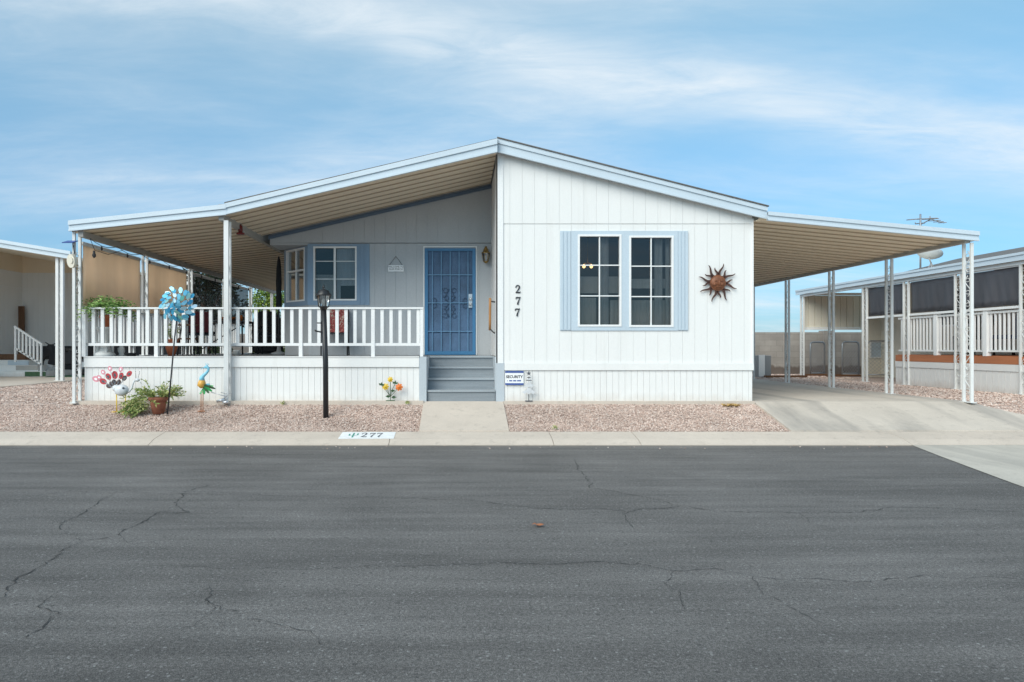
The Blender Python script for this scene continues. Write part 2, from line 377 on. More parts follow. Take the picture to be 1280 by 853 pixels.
def tag(o, label=None, cat=None, group=None, kind=None):
    for k, v in (('label', label), ('category', cat), ('group', group), ('kind', kind)):
        if v: o[k] = v
    return o
def thing(name, loc, label, cat, group=None):
    o = bpy.data.objects.new(name, None); COL.objects.link(o); o.location = loc; o.empty_display_size = .1
    BASE[o.name] = tuple(loc); return tag(o, label, cat, group)
def text(mb, s, fn, h, th, align='CENTER', bold=0.0, squeeze=1.0):
    cu = bpy.data.curves.new('t', 'FONT'); cu.body = s; cu.size = h; cu.align_x = align; cu.align_y = 'CENTER'; cu.offset = bold; cu.resolution_u = 3
    o = bpy.data.objects.new('t', cu); COL.objects.link(o); bpy.context.view_layer.update()
    me = bpy.data.meshes.new_from_object(o.evaluated_get(bpy.context.evaluated_depsgraph_get()))
    mb.add([fn(v.co.x*squeeze, v.co.y, th) for v in me.vertices], [tuple(p.vertices) for p in me.polygons])
    bpy.data.objects.remove(o); bpy.data.curves.remove(cu); bpy.data.meshes.remove(me)

def boards(mb, u0, u1, zb, zt, pitch, depth, fn, holes=(), gap=.003, off=0.0, back=.09):
    """grooved sheet siding: boards across u, gaps between; fn(u, w, z) maps to the world, w = depth behind the face"""
    cuts = {u0, u1}; k = math.ceil((u0 - off)/pitch)
    grooves = []
    while off + k*pitch < u1 - .01:
        g = off + k*pitch
        if g > u0 + .01: grooves.append(g); cuts.add(g)
        k += 1
    for h in holes: cuts.add(min(max(h[0], u0), u1)); cuts.add(min(max(h[1], u0), u1))
    cuts = sorted(cuts)
    zbf = zb if callable(zb) else (lambda u: zb)
    ztf = zt if callable(zt) else (lambda u: zt)
    def slab(a, b, w0, w1, spans):
        for (lo, hi) in spans:
            lo = lo or (zbf(a), zbf(b)); hi = hi or (ztf(a), ztf(b))
            q = [(a, lo[0]), (b, lo[1]), (b, hi[1]), (a, hi[0])]
            mb.add([fn(u, w, z) for w in (w0, w1) for u, z in q], [(0,1,2,3),(7,6,5,4),(0,4,5,1),(1,5,6,2),(2,6,7,3),(3,7,4,0)])
    for a, b in zip(cuts, cuts[1:]):
        if b - a < .002: continue
        mid = (a + b)/2; hs = sorted([h for h in holes if h[0] <= mid <= h[1]], key=lambda h: h[2])
        spans = []; lo = None
        for h in hs: spans.append((lo, (h[2], h[2]))); lo = (h[3], h[3])
        spans.append((lo, None))
        aa = a + (gap/2 if a in grooves else 0); bb = b - (gap/2 if b in grooves else 0)
        slab(aa, bb, 0, depth, spans); slab(a, b, depth, back, spans)
    return mb
def frontfn(Y): return lambda u, w, z: (u, Y + w, z)
def pan_sheet(x0, z0, x1, z1, y0, y1, pitch=.3, rib=.06):
    """corrugated awning pans running across x: trapezoid ribs repeat along y"""
    mb = MB(); y = y0; prof = []
    while y < y1 - 1e-6:
        for dy, dz in ((0, 0), (.010, -.020), (.016, -.020), (.150, -.020), (.156, 0), (.290, 0)):
            if y + dy <= y1: prof.append((y + dy, dz))
        y += pitch
    prof.append((y1, 0))
    n = len(prof); xs = [x0 + (x1-x0)*i/6 for i in range(7)]; mb.pan_n = n
    vs = [(x, yy, z0 + (z1-z0)*(x-x0)/(x1-x0) + dz) for x in xs for yy, dz in prof]
    fs = [(i*n+j, i*n+j+1, (i+1)*n+j+1, (i+1)*n+j) for i in range(6) for j in range(n-1)]
    mb.add(vs, fs)
    # rib risers get a darker tan: shade lines between pans, painted into the colour
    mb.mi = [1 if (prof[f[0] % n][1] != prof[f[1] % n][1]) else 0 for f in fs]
    return mb
def scroll_post(parent, x, y, z0, z1, sp=.17, t=.045, m='white_metal'):
    mb = MB()
    for s in (-1, 1): mb.box(x-t/2, x+t/2, y+s*sp/2-.015, y+s*sp/2+.015, z0, z1)
    mb.box(x-.05, x+.05, y-sp/2-.05, y+sp/2+.05, z0-.005, z0+.008)
    p = mb.build('post', M[m], parent)
    sc = MB(); zz = z0 + .12; k = 0; g = sp/2 - .015
    while zz + .34 < z1:
        pts = []
        sg = 1 if k % 2 else -1
        for i in range(15):
            u = i/14; a = u*2*math.pi
            pts.append((x, y + sg*g*.8*math.sin(a), zz + .34*u))
        sc.tube(pts, .007, 5)
        for e in (.07, .27):
            sc.tube([(x, y + g*.62*math.cos(q*.7), zz + e + .03*math.sin(q*.7)) for q in range(9)], .006, 4)
        zz += .40; k += 1
    sc.build('scrollwork', M[m], p)
    return p
def fascia(parent, x0, zt0, zb0, x1, zt1, zb1, y=11.0, strip=.4, m='fascia', lines=True):
    mb = MB()
    mb.prism([(x0, zb0), (x1, zb1), (x1, zt1), (x0, zt0)], 'y', y, y + .045)
    if lines:
        h0, h1 = zt0 - zb0, zt1 - zb1
        mb.prism([(x0, zt0 - h0*strip), (x1, zt1 - h1*strip), (x1, zt1 + .004), (x0, zt0 + .004)], 'y', y - .022, y + .02)
        mb.prism([(x0, zb0 - .004), (x1, zb1 - .004), (x1, zb1 + h1*.14), (x0, zb0 + h0*.14)], 'y', y - .012, y + .02)
    return mb.build('fascia', M[m], parent)

# ------------------------------------------------------------------ the setting
def st(o): o['kind'] = 'structure'; return o
mb = MB(); mb.add([(-400, -300, -.09), (400, -300, -.09), (400, 400, -.09), (-400, 400, -.09)], [(0, 1, 2, 3)])
st(mb.build('ground', M['gravel']))
mb = MB(); mb.add([(-80, -9, 0), (80, -9, 0), (80, 9.36, 0), (-80, 9.36, 0)], [(0, 1, 2, 3)])
st(mb.build('road', M['asphalt']))
# yard: one gravel sheet that climbs from the kerb to the pads
mb = MB(); xs = [-80, -30] + [-16 + .25*i for i in range(132)] + [30, 80]
ys = [9.86, 9.9, 10.0] + [10.15 + .15*i for i in range(8)] + [11.5, 12.5, 14, 17, 20, 24, 40, 120, 300]
random.seed(3)
vs = []
for y in ys:
    for x in xs: vs.append((x, y, gz(y) - .012 + (random.uniform(-.008, .008) if 9.95 < y < 11.3 else 0)))
n = len(xs)
mb.add(vs, [(i*n+j, i*n+j+1, (i+1)*n+j+1, (i+1)*n+j) for i in range(len(ys)-1) for j in range(n-1)], True)
st(mb.build('gravel_yard', M['gravel']))
# kerb with joints
prof = [(9.335, -.05), (9.335, .010), (9.37, .020), (9.50, .062), (9.86, .118), (9.90, .120), (9.90, -.05)]
mb = MB(); jx = [-60, -30, -18, W(200, 9.7), W(489, 9.7), W(688, 9.7), W(793, 9.7), W(1119, 9.7), 12, 20, 40, 60]
for a, b in zip(jx, jx[1:]): mb.prism(prof, 'x', a + .004, b - .004)
mb2 = MB()
for a, b in zip(jx, jx[1:]): pass
st(mb.build('kerb', M['concrete']))
# walkway and driveway
def strip(mb, poly_rows, t=.06):
    """rows of (y, xl, xr); follows the yard height, t above a buried base"""
    k = len(poly_rows)
    vs = []
    for y, a, b in poly_rows:
        z = gz(y) + .014
        vs += [(a, y, z), (b, y, z), (a, y, z - t), (b, y, z - t)]
    fs = []
    for i in range(k-1):
        o = 4*i; fs += [(o, o+1, o+5, o+4), (o, o+4, o+6, o+2), (o+1, o+3, o+7, o+5)]
    fs += [(0, 2, 3, 1)]
    return mb.add(vs, fs)
mb = MB(); strip(mb, [(9.905, -.57, .735), (10.4, -.57, .735), (10.85, -.57, .735), (11.2, -.57, .735), (11.30, -.57, .735)])
st(mb.build('walkway', M['concrete']))
mb = MB()
strip(mb, [(9.905, 4.83, 9.3), (10.25, 4.83, 9.0), (10.6, 4.84, 8.72), (11.0, 4.84, 8.46), (11.2, 4.84, 8.40), (12.5, 4.84, 8.38)])
strip(mb, [(12.508, 4.84, 8.38), (16.0, 4.84, 8.38)]); strip(mb, [(16.008, 4.84, 8.38), (20.0, 4.84, 8.38)])
st(mb.build('driveway', M['concrete_drive']))
mb = MB(); q = [(6.2, 9.333), (5.92, 8.4), (5.5, 6.9), (5.0, 5.0), (4.2, 2.0), (3.2, -2.0), (16, -2.0), (16, 9.333)]
mb.add([(x, y, .006) for x, y in q], [tuple(range(len(q)))])
st(mb.build('concrete_apron', M['concrete_apron']))
# concrete footing strip along the skirting
mb = MB(); mb.box(-6.32, -.57, 11.10, 11.26, .3, .468); mb.box(.74, 4.83, 11.12, 11.26, .3, .462)
st(mb.build('footing', M['concrete']))
# cracks in the road
random.seed(11)
def crack(mb, pix, w=.010, z=.004):
    w *= .68
    pts = [Vector(G(*p)) for p in pix]; out = []
    for a, b in zip(pts, pts[1:]):
        k = max(2, int((b-a).length/.03)); o_ = [0, 0]
        for i in range(k):
            p = a.lerp(b, i/k); o_ = [o_[0]*.85 + random.uniform(-.016, .016), o_[1]*.85 + random.uniform(-.016, .016)]; out.append((p.x + o_[0], p.y + o_[1]))
    out.append((pts[-1].x, pts[-1].y))
    L = []
    for i, p in enumerate(out):
        a = out[max(i-1, 0)]; b = out[min(i+1, len(out)-1)]; dx, dy = b[0]-a[0], b[1]-a[1]; l = math.hypot(dx, dy) or 1
        ww = w*random.choice((.2, .4, .6, .9, 1.2))*(.35 if i in (0, len(out)-1) else 1)
        L += [(p[0]-dy/l*ww/2, p[1]+dx/l*ww/2, z), (p[0]+dy/l*ww/2, p[1]-dx/l*ww/2, z)]
    mb.add(L, [(2*i, 2*i+1, 2*i+3, 2*i+2) for i in range(len(out)-1)])
mb = MB()
for c, w in (([(0, 750), (20, 725), (35, 718), (75, 690), (105, 677), (150, 672), (148, 668), (205, 640), (234, 641), (215, 630), (232, 615), (262, 607)], .013),
          ([(72, 663), (75, 655), (105, 640), (142, 618), (90, 614), (30, 622)], .011),
          ([(142, 615), (220, 618), (280, 619), (345, 620), (410, 622), (500, 623), (580, 626), (640, 632), (700, 637), (745, 636), (790, 640), (850, 633), (905, 640), (1000, 641), (1060, 641), (1120, 634), (1280, 641)], .012),
          ([(230, 708), (320, 711), (420, 710), (560, 706), (640, 705), (720, 704), (800, 705), (840, 714), (900, 712), (945, 722), (1000, 724), (1090, 725), (1180, 722), (1280, 723)], .009),
          ([(720, 575), (722, 585), (735, 600), (738, 610), (800, 620), (850, 633)], .012), ([(790, 640), (783, 645), (790, 660)], .010),
          ([(945, 722), (950, 740), (1000, 765), (1030, 780)], .006), ([(30, 800), (60, 780), (70, 770), (50, 760), (65, 745)], .009),
          ([(262, 732), (258, 750), (265, 765), (240, 785), (195, 797)], .006), ([(300, 772), (390, 790), (402, 800), (405, 808)], .007), ([(990, 815), (1025, 828), (1030, 840)], .006),
          ([(540, 790), (600, 800), (655, 792)], .004), ([(465, 690), (520, 696), (575, 688)], .004), ([(150, 672), (168, 682), (190, 678), (205, 690)], .006), ([(100, 677), (85, 668), (90, 655)], .005), ([(258, 750), (275, 762), (300, 764)], .005), ([(1000, 641), (1010, 655), (1040, 662)], .006), ([(840, 714), (830, 728), (850, 745), (845, 765)], .006)): crack(mb, c, w)
st(mb.build('road_cracks', M['crack']))
# loose gravel lying on the yard
random.seed(5)
mb = MB()
OCT = [(1,0,0),(0,1,0),(-1,0,0),(0,-1,0),(0,0,1),(0,0,-1)]; OF = [(0,1,4),(1,2,4),(2,3,4),(3,0,4),(1,0,5),(2,1,5),(3,2,5),(0,3,5)]
def stone(x, y, z, r):
    a = random.uniform(0, 6.3); ca, sa = math.cos(a), math.sin(a)
    rx, ry, rz = r*random.uniform(.7, 1.3), r*random.uniform(.7, 1.2), r*random.uniform(.5, .9)
    mb.add([(x + ca*u*rx - sa*v*ry, y + sa*u*rx + ca*v*ry, z + w*rz + u*rz*.3) for u, v, w in OCT], OF)
def scatter(x0, x1, y0, y1, n, bad=None, r=(.0065, .0145)):
    for _ in range(n):
        x = random.uniform(x0, x1); y = random.uniform(y0, y1)
        if bad and bad(x, y): continue
        stone(x, y, gz(y) - .004, random.uniform(*r))
scatter(-11.5, -.59, 9.91, 11.10, 34000); scatter(.745, 4.80, 9.91, 11.12, 13500)
scatter(8.42, 10.75, 10.2, 19, 9000, lambda x, y: x < 8.5 + max(0, 10.9 - y)*.9, (.012, .024)); scatter(-10.38, -6.35, 11.1, 20, 7000, None, (.012, .022))
scatter(4.9, 12, 19.8, 23.2, 3000, None, (.014, .03))
for _ in range(60): x = random.uniform(-5, 6); y = random.uniform(9.0, 9.34); stone(x, y, .006, random.uniform(.006, .012))
tag(mb.build('gravel', M['stones']), 'loose pinkish gravel in front of the white house', 'gravel', None, 'stuff')

# ------------------------------------------------------------------ the house
FY, RY = 11.24, 13.26                                   # front wall, recessed porch wall
RX, LX, MXX = 4.835, -3.54, .645
def zr(x): return 4.575 - .249*(x - .638)               # underside of roof, right half
def zl(x): return 4.545 + .2295*(x - .632)              # left half
house = thing('mobile_home', (.65, FY, .44), 'white mobile home with blue trim, number 277 and a blue security door', 'house')
ww = [(W(722, FY), W(776.5, FY), H(408.5, FY), H(293.5, FY)), (W(786, FY), W(841.5, FY), H(409, FY), H(295, FY))]
seam = H(280.5, FY)
mb = MB()
boards(mb, MXX, RX, 1.045, seam - .004, .203, .008, frontfn(FY), ww, off=.645)
boards(mb, MXX, RX, seam + .010, zr, .203, .008, frontfn(FY - .004), (), off=.645)
mb.box(MXX, RX, FY + .01, FY + .09, seam - .005, seam + .011)
# side and back walls, recess return
mb.box(RX - .09, RX, FY + .095, 21, .46, 3.55)
mb.box(MXX, MXX + .09, FY + .095, RY, 1.19, 4.5)
mb.box(LX, RX, 20.9, 20.99, .46, 3.5)
mb.box(LX, LX + .09, 13.93, 20.89, .46, 3.5)
mb.build('wall', M['white'], house)
mb = MB(); mb.box(MXX - .022, W(629, FY), FY - .018, FY - .002, 1.045, zr(.7) - .02)
mb.box(MXX - .022, MXX - .002, FY - .018, FY + .12, 1.045, zl(.6) - .03); mb.build('corner_board', M['white_trim'], house)
mb = MB(); mb.box(RX - .01, RX + .02, FY - .015, FY + .09, 1.0, 3.46); mb.build('corner_board', M['white_trim'], house)
# skirting: a projecting band then ribbed panels
mb = MB(); mb.box(W(630.5, FY), RX + .018, FY - .03, FY - .004, H(463, FY), H(455.5, FY)); mb.box(W(630.5, FY), RX + .018, FY - .02, FY - .004, H(455.4, FY), H(453.5, FY))
boards(mb, W(630.5, FY), RX, .462, H(463.2, FY), .1016, .010, frontfn(FY - .006), (), gap=.004, off=.71)
mb.build('skirting', M['white'], house)
mb = MB(); mb.box(W(620, FY), W(630.3, FY), FY - .022, FY + .05, .45, H(454, FY)); mb.build('corner_panel', M['panel_blue'], house)
# recess wall (left half)
dl, dr, dt = W(531, RY), W(594.5, RY), H(311, RY)
bx0, bx1 = W(392, RY), W(446, RY); bz0, bz1 = H(376, RY), H(308.5, RY)
seam2 = H(304.5, RY)
BXL = W(386, RY)
mb = MB()
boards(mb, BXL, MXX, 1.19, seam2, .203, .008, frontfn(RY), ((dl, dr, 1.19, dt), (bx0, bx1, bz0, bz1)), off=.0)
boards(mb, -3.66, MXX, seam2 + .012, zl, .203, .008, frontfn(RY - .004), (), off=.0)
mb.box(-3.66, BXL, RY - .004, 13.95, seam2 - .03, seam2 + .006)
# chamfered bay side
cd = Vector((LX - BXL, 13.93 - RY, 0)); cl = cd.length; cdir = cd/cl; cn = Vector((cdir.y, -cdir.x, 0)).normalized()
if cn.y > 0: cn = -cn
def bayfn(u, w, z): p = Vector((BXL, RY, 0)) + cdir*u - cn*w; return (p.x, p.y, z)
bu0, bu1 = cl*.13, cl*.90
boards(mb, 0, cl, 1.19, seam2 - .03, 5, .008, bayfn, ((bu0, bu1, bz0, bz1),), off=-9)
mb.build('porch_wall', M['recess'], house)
# bay trim
tb, tt = H(381.5, RY), H(305.3, RY)
mb = MB(); e = .016
mb.box(BXL - .02, bx0, RY - e, RY - .001, tb, tt); mb.box(bx0, bx1, RY - e, RY - .001, bz1, tt); mb.box(bx0, bx1, RY - e, RY - .001, tb, bz0); mb.box(bx1, W(462, RY), RY - e, RY - .001, tb, tt)
for px in (449, 455): mb.box(W(px, RY), W(px, RY) + .02, RY - .026, RY - e, tb + .01, tt - .01)
def baybox(mb, u0, u1, z0, z1, w0, w1): mb.add([bayfn(u, w, z) for w in (w0, w1) for u, z in ((u0, z0), (u1, z0), (u1, z1), (u0, z1))], [(0,1,2,3),(7,6,5,4),(0,4,5,1),(1,5,6,2),(2,6,7,3),(3,7,4,0)])
baybox(mb, 0, bu0, tb, tt - .03, -e, -.001); baybox(mb, bu1, cl, tb, tt - .03, -e, -.001); baybox(mb, bu0, bu1, tb, bz0, -e, -.001); baybox(mb, bu0, bu1, bz1, tt - .03, -e, -.001)
mb.build('bay_trim', M['bay_blue'], house)
def window(fn, u0, u1, z0, z1, bars_u, bars_z, fr=.032, gm='glass', bw=.017, label=None):
    mb = MB()
    def bx(a, b, c, d, w0, w1): mb.add([fn(u, w, z) for w in (w0, w1) for u, z in ((a, c), (b, c), (b, d), (a, d))], [(0,1,2,3),(7,6,5,4),(0,4,5,1),(1,5,6,2),(2,6,7,3),(3,7,4,0)])
    bx(u0, u0 + fr, z0, z1, -.028, .06); bx(u1 - fr, u1, z0, z1, -.028, .06); bx(u0 + fr, u1 - fr, z0, z0 + fr, -.028, .06); bx(u0 + fr, u1 - fr, z1 - fr, z1, -.028, .06)
    for u in bars_u: bx(u - bw/2, u + bw/2, z0 + fr, z1 - fr, -.012, .018)
    for z in bars_z:
        ed = [u0 + fr] + [q for u in bars_u for q in (u - bw/2, u + bw/2)] + [u1 - fr]
        for a, b in zip(ed[::2], ed[1::2]): bx(a, b, z - bw/2, z + bw/2, -.010, .016)
    w = mb.build('window', M['white_trim'], house)
    pb = MB(); pb.add([fn(u, ww_, z) for ww_ in (.024, .03) for u, z in ((u0 + fr, z0 + fr), (u1 - fr, z0 + fr), (u1 - fr, z1 - fr), (u0 + fr, z1 - fr))], [(0,1,2,3),(7,6,5,4),(0,4,5,1),(1,5,6,2),(2,6,7,3),(3,7,4,0)])
    pb.build('pane', M[gm], w); return w
for (a, b, c, d) in ww:
    h = (d - c)/3
    window(frontfn(FY), a, b, c, d, [(a + b)/2], [c + h, c + 2*h])
def flatfn(u, w, z): return (u, RY + w, z)
wb = window(flatfn, bx0, bx1, bz0, bz1, [W(418.5, RY)], [], .03, 'glass_bay', .04)
for zz_ in (bz0 + (bz1 - bz0)*.40, bz0 + (bz1 - bz0)*.73):
    for a_, b_ in ((bx0 + .032, W(418.5, RY) - .022), (W(418.5, RY) + .022, bx1 - .032)): mb = MB(); mb.box(a_, b_, RY + .006, RY + .018, zz_ - .007, zz_ + .007); mb.build('muntin', M['white_trim'], wb)
window(bayfn, bu0, bu1, bz0, bz1, [(bu0 + bu1)/2], [(bz0 + bz1)/2 + .09], .03, 'glass_bay', .035)
# front window surround and shutters
sx0, sx1, sz0, sz1 = W(700, FY), W(859.5, FY), H(413.5, FY), H(289, FY)
mb = MB(); a0, a1, b0, b1 = ww[0][0], ww[0][1], ww[1][0], ww[1][1]; c0, c1 = ww[0][2], ww[0][3]
f = FY - .018; g = FY - .001
iL, iR = W(713.5, FY), W(847, FY)
mb.box(iL, a0, f, g, sz0, sz1); mb.box(a1, b0, f, g, sz0, sz1); mb.box(b1, iR, f, g, sz0, sz1)
mb.box(a0, a1, f, g, c1, sz1); mb.box(a0, a1, f, g, sz0, c0); mb.box(b0, b1, f, g, ww[1][3], sz1); mb.box(b0, b1, f, g, sz0, ww[1][2])
mb.build('window_surround', M['trim_blue'], house)
for x0, x1 in ((sx0, iL - .004), (iR + .004, sx1)):
    mb = MB(); mb.box(x0, x1, FY - .014, g, sz0, sz1)
    w = (x1 - x0)
    for k in (.0, .36, .72): mb.box(x0 + w*k + .004, x0 + w*k + w*.27, FY - .026, FY - .014, sz0 + .01, sz1 - .01)
    mb.build('shutter', M['trim_blue'], house)
# rooms behind the glass
mb = MB(); mb.box(.75, 4.7, 14.6, 14.65, 1.2, 3.7); mb.box(.75, .78, 11.4, 14.59, 1.2, 3.7); mb.box(4.7, 4.73, 11.4, 14.59, 1.2, 3.7); mb.box(.78, 4.69, 11.4, 14.59, 1.15, 1.19); mb.box(.78, 4.69, 11.4, 14.59, 3.60, 3.64)
mb.box(-3.4, .5, 16.2, 16.25, 1.2, 3.6); mb.box(-3.4, .5, 13.42, 16.19, 1.1, 1.15); mb.box(-3.4, .5, 13.42, 16.19, 3.45, 3.5)
mb.build('room', M['interior'], house)
def drape(mb, x0, x1, y, z0, z1, amp=.02, k=30):
    n = max(8, int((x1-x0)*60)); vs = []
    for i in range(n+1):
        x = x0 + (x1-x0)*i/n; yy = y + amp*math.sin(i*k*.05) + amp*.5*math.sin(i*k*.11)
        vs += [(x, yy, z0), (x, yy, z1)]
    mb.add(vs, [(2*i, 2*i+2, 2*i+3, 2*i+1) for i in range(n)], True)
z0, z1 = ww[0][2] - .05, ww[0][3] + .05
mb = MB(); drape(mb, W(748, 11.4), W(761, 11.4), 11.40, z0, z1, .015); drape(mb, W(818, 11.4), W(828, 11.4), 11.40, z0, z1, .015); drape(mb, W(832, 11.4), W(845, 11.4), 11.42, z0, z1, .015)
mb.build('curtain', M['sheer'], house)
mb = MB(); drape(mb, a0 - .1, W(746, 11.4), 11.44, z0, z0 + .54, .010); drape(mb, W(763, 11.4), a1 + .05, 11.44, z0, z0 + .50, .012); drape(mb, b0 - .05, b1 + .1, 11.46, z0, z0 + .50, .012)
mb.build('curtain', M['curtain'], house)
mb = MB(); mb.box(a0 - .1, a1 + .05, 11.48, 11.485, z0 + .62, z0 + .90); mb.box(b0 - .05, b1 + .1, 11.48, 11.485, z0 + .70, z0 + .86); mb.build('blind', M['curtain'], house)
mb = MB(); drape(mb, W(421, 13.38), W(444, 13.38), 13.38, bz0 + .30, bz1 + .05, .006); drape(mb, W(421, 13.38), W(426, 13.38), 13.36, bz0 - .05, bz0 + .30, .006); mb.build('curtain', M['sky_reflection_sheer'], house)  # pale cloth added behind the right pane to stand for reflected sky
mb = MB(); drape(mb, W(394, 13.4), W(417, 13.4), 13.42, bz0 - .05, bz0 + .52, .01); mb.build('curtain', M['curtain'], house)
# roof
mb = MB()
mb.prism([(.638, 4.731), (5.02, 3.62), (5.02, 3.48), (.638, 4.58)], 'y', 11.14, 21.2)
mb.prism([(.628, 4.70), (-3.80, 3.665), (-3.80, 3.63), (.628, 4.66)], 'y', 11.05, 21.2)
roof = mb.build('roof', M['beam'], house)
mb = MB(); mb.prism([(.630, 4.757), (5.035, 3.643), (5.035, 3.625), (.630, 4.739)], 'y', 11.06, 21.22); mb.prism([(.628, 4.722), (-3.78, 3.687), (-3.78, 3.669), (.628, 4.704)], 'y', 11.02, 21.22)
mb.build('shingles', M['shingle'], roof)
fascia(house, .636, 4.731, 4.5217, 5.02, 3.6206, 3.4289, 11.10, .34)
fascia(house, -3.76, 3.655, 3.485, .628, 4.70, 4.493, 11.0, .40)
pan_sheet(-3.82, 3.515, .62, 4.535, 11.05, RY - .01, .3).build('soffit', [M['tan_pan'], M['pan_rib_shade']], house, solid=.006)
mb = MB(); mb.prism([(-3.68, 3.505), (.64, 4.497), (.64, 4.43), (-3.68, 3.44)], 'y', RY - .045, RY - .006); mb.build('gable_trim', M['navy'], house)
# security door
mb = MB(); df = .062
mb.box(dl, dl + df, RY - .04, RY + .04, 1.20, dt); mb.box(dr - df, dr, RY - .04, RY + .04, 1.20, dt); mb.box(dl + df, dr - df, RY - .04, RY + .04, dt - .05, dt); mb.box(dl + df, dr - df, RY - .04, RY + .04, 1.20, 1.27)
door = mb.build('security_door', M['door_blue'], house)
mb = MB(); mb.box(dl + df, dr - df, RY + .0, RY + .012, 1.27, dt - .05); mb.build('door_screen', M['door_mesh'], door)
mb = MB(); iw = dr - dl - 2*df
for k in range(1, 6): mb.box(dl + df + iw*(k - .5)/5 - .008, dl + df + iw*(k - .5)/5 + .008, RY - .030, RY - .014, 1.27, dt - .05)
for zz in (H(344, RY), H(414.5, RY)): mb.box(dl + df, dr - df, RY - .034, RY - .010, zz - .008, zz + .008)
mb.box(dl + df, dr - df, RY - .032, RY - .012, H(379, RY) - .007, H(379, RY) + .007)
mb.build('grille', M['door_bar'], door); mb = MB()
cxd, czd = W(562, RY), H(379, RY)
mb = MB()
for sx in (-1, 1):
    for sz in (-1, 1):
        mb.tube([(cxd, RY - .022, czd + sz*.008), (cxd + sx*.05, RY - .022, czd + sz*.04), (cxd + sx*.09, RY - .022, czd + sz*.11), (cxd + sx*.05, RY - .022, czd + sz*.21), (cxd + sx*.005, RY - .022, czd + sz*.27)], .007, 5)
        for ox, oz in ((.085, .245), (.07, .10)): mb.tube([(cxd + sx*(ox + .045*math.cos(t*.7)), RY - .022, czd + sz*(oz + .045*math.sin(t*.7))) for t in range(9)], .006, 5)
mb.build('scrollwork', M['door_scroll'], door)
for sx in (-1, 1):
    mb = MB()
    for sz in (-1, 1): mb.tube([(cxd + sx*(.30 + .045*math.cos(t*.7)), RY - .022, czd + sz*(.05 + .045*math.sin(t*.7))) for t in range(9)], .006, 5)
    mb.build('scrollwork', M['door_scroll'], door)
hx = W(588, RY)
mb = MB(); mb.box(hx - .035, hx + .035, RY - .052, RY - .041, H(385, RY), H(368, RY))
for py in (374.5, 381): mb.lathe((0, 0, 0), [(0, 0)]) if False else mb.ball((hx, RY - .075, H(py, RY)), .03, 10, 8)
mb.build('lock', M['silver'], door)
mb = MB(); mb.box(dr + .004, dr + .03, RY - .02, RY - .001, 1.2, dt + .02); mb.box(dl - .03, dl - .004, RY - .02, RY - .001, 1.2, dt + .02); mb.box(dl - .03, dr + .03, RY - .02, RY - .001, dt + .021, dt + .045)
mb.build('door_casing', M['white_trim'], house)
# house numbers
TWO = ([(.10, 1.05), (.14, 1.28), (.32, 1.44), (.55, 1.46), (.76, 1.32), (.80, 1.08), (.66, .80), (.40, .46), (.14, .14)], [.20, .15, .13, .15, .24, .28, .22, .14, .12])
TWOB = ([(.06, .10), (.30, .17), (.60, .12), (.92, .17), (1.0, .34)], [.10, .20, .22, .18, .05])
SEV = ([(.06, 1.02), (.14, 1.30), (.40, 1.36), (.70, 1.30), (.98, 1.44)], [.06, .22, .20, .20, .06])
SEVB = ([(.95, 1.42), (.78, 1.08), (.60, .70), (.48, .35), (.44, .04)], [.08, .13, .20, .28, .30])
def digit(mb, d, fn, w0, w1):
    for pts, ws in ((TWO, TWOB) if d == '2' else (SEV, SEVB)): mb.ribbon(pts, ws, fn, w0, w1)
sc = 10.2/1.5/75.9
for d, px, py in (('2', 644, 366.8), ('7', 644.2, 381.2), ('7', 643.3, 395.6)):
    mb = MB(); ox, oz = W(px, FY), H(py, FY)
    digit(mb, d, lambda u, v, w: (ox + u*sc*.95, FY - .004 - w, oz + v*sc), 0, .012)
    mb.build('house_number', M['ink'], house)

# ------------------------------------------------------------------ awnings
pa = thing('patio_awning', (-5.0, 11.2, .44), 'long tan pan awning over the left side patio on scrolled white posts', 'awning')
pan_sheet(-6.26, 3.235, -3.86, 3.49, 11.05, 22.9).build('awning_roof', [M['tan_pan'], M['pan_rib_shade']], pa, solid=.006)
fascia(pa, W(86, 11.0), H(276.5, 11.0), H(289, 11.0), -3.74, H(256.0, 11.0), H(268.5, 11.0), 10.996, .42)
mb = MB(); mb.prism([(-6.29, 3.26), (-6.25, 3.26), (-6.25, 3.36), (-6.29, 3.36)], 'y', 11.05, 22.9); mb.build('gutter', M['fascia'], pa)
mb = MB(); mb.box(-6.16, -6.08, 11.06, 22.8, 3.135, 3.228); mb.build('beam', M['beam'], pa)
mb = MB(); mb.box(-3.885, -3.802, 11.06, 22.8, 3.40, 3.662); mb.build('beam', M['beam'], pa)
for k in range(6): scroll_post(pa, -6.17 if k else -6.235, 11.16 + 2.28*k, .44 if k == 0 else 1.19, 3.135 if k else 3.235)
scroll_post(pa, W(284.5, 11.13), 11.13, .44, 3.40, .13, .075)
for k in range(3, 6): scroll_post(pa, -3.86, 13.6 + 2.28*k, 1.19, 3.40)
cp = thing('carport_awning', (6.6, 11.2, .44), 'wide tan pan carport roof on five paired white posts over the driveway', 'carport')
pan_sheet(4.86, 3.4334, 8.34, 3.10, 11.05, 19.7).build('carport_roof', [M['tan_pan'], M['pan_rib_shade']], cp, solid=.006)
fascia(cp, 4.985, H(265, 11.0), H(275.5, 11.0), W(1223.5, 11.0), H(290, 11.0), H(301.3, 11.0), 10.996, .42)
mb = MB(); mb.box(8.33, 8.385, 11.05, 19.7, 3.07, 3.19); mb.build('gutter', M['fascia'], cp)
mb = MB(); mb.box(8.20, 8.29, 11.06, 19.65, 3.035, 3.098); mb.build('beam', M['beam'], cp)
for k in range(5): scroll_post(cp, 8.305, 11.13 + 2.035*k, .45, 3.035, .17, .045)

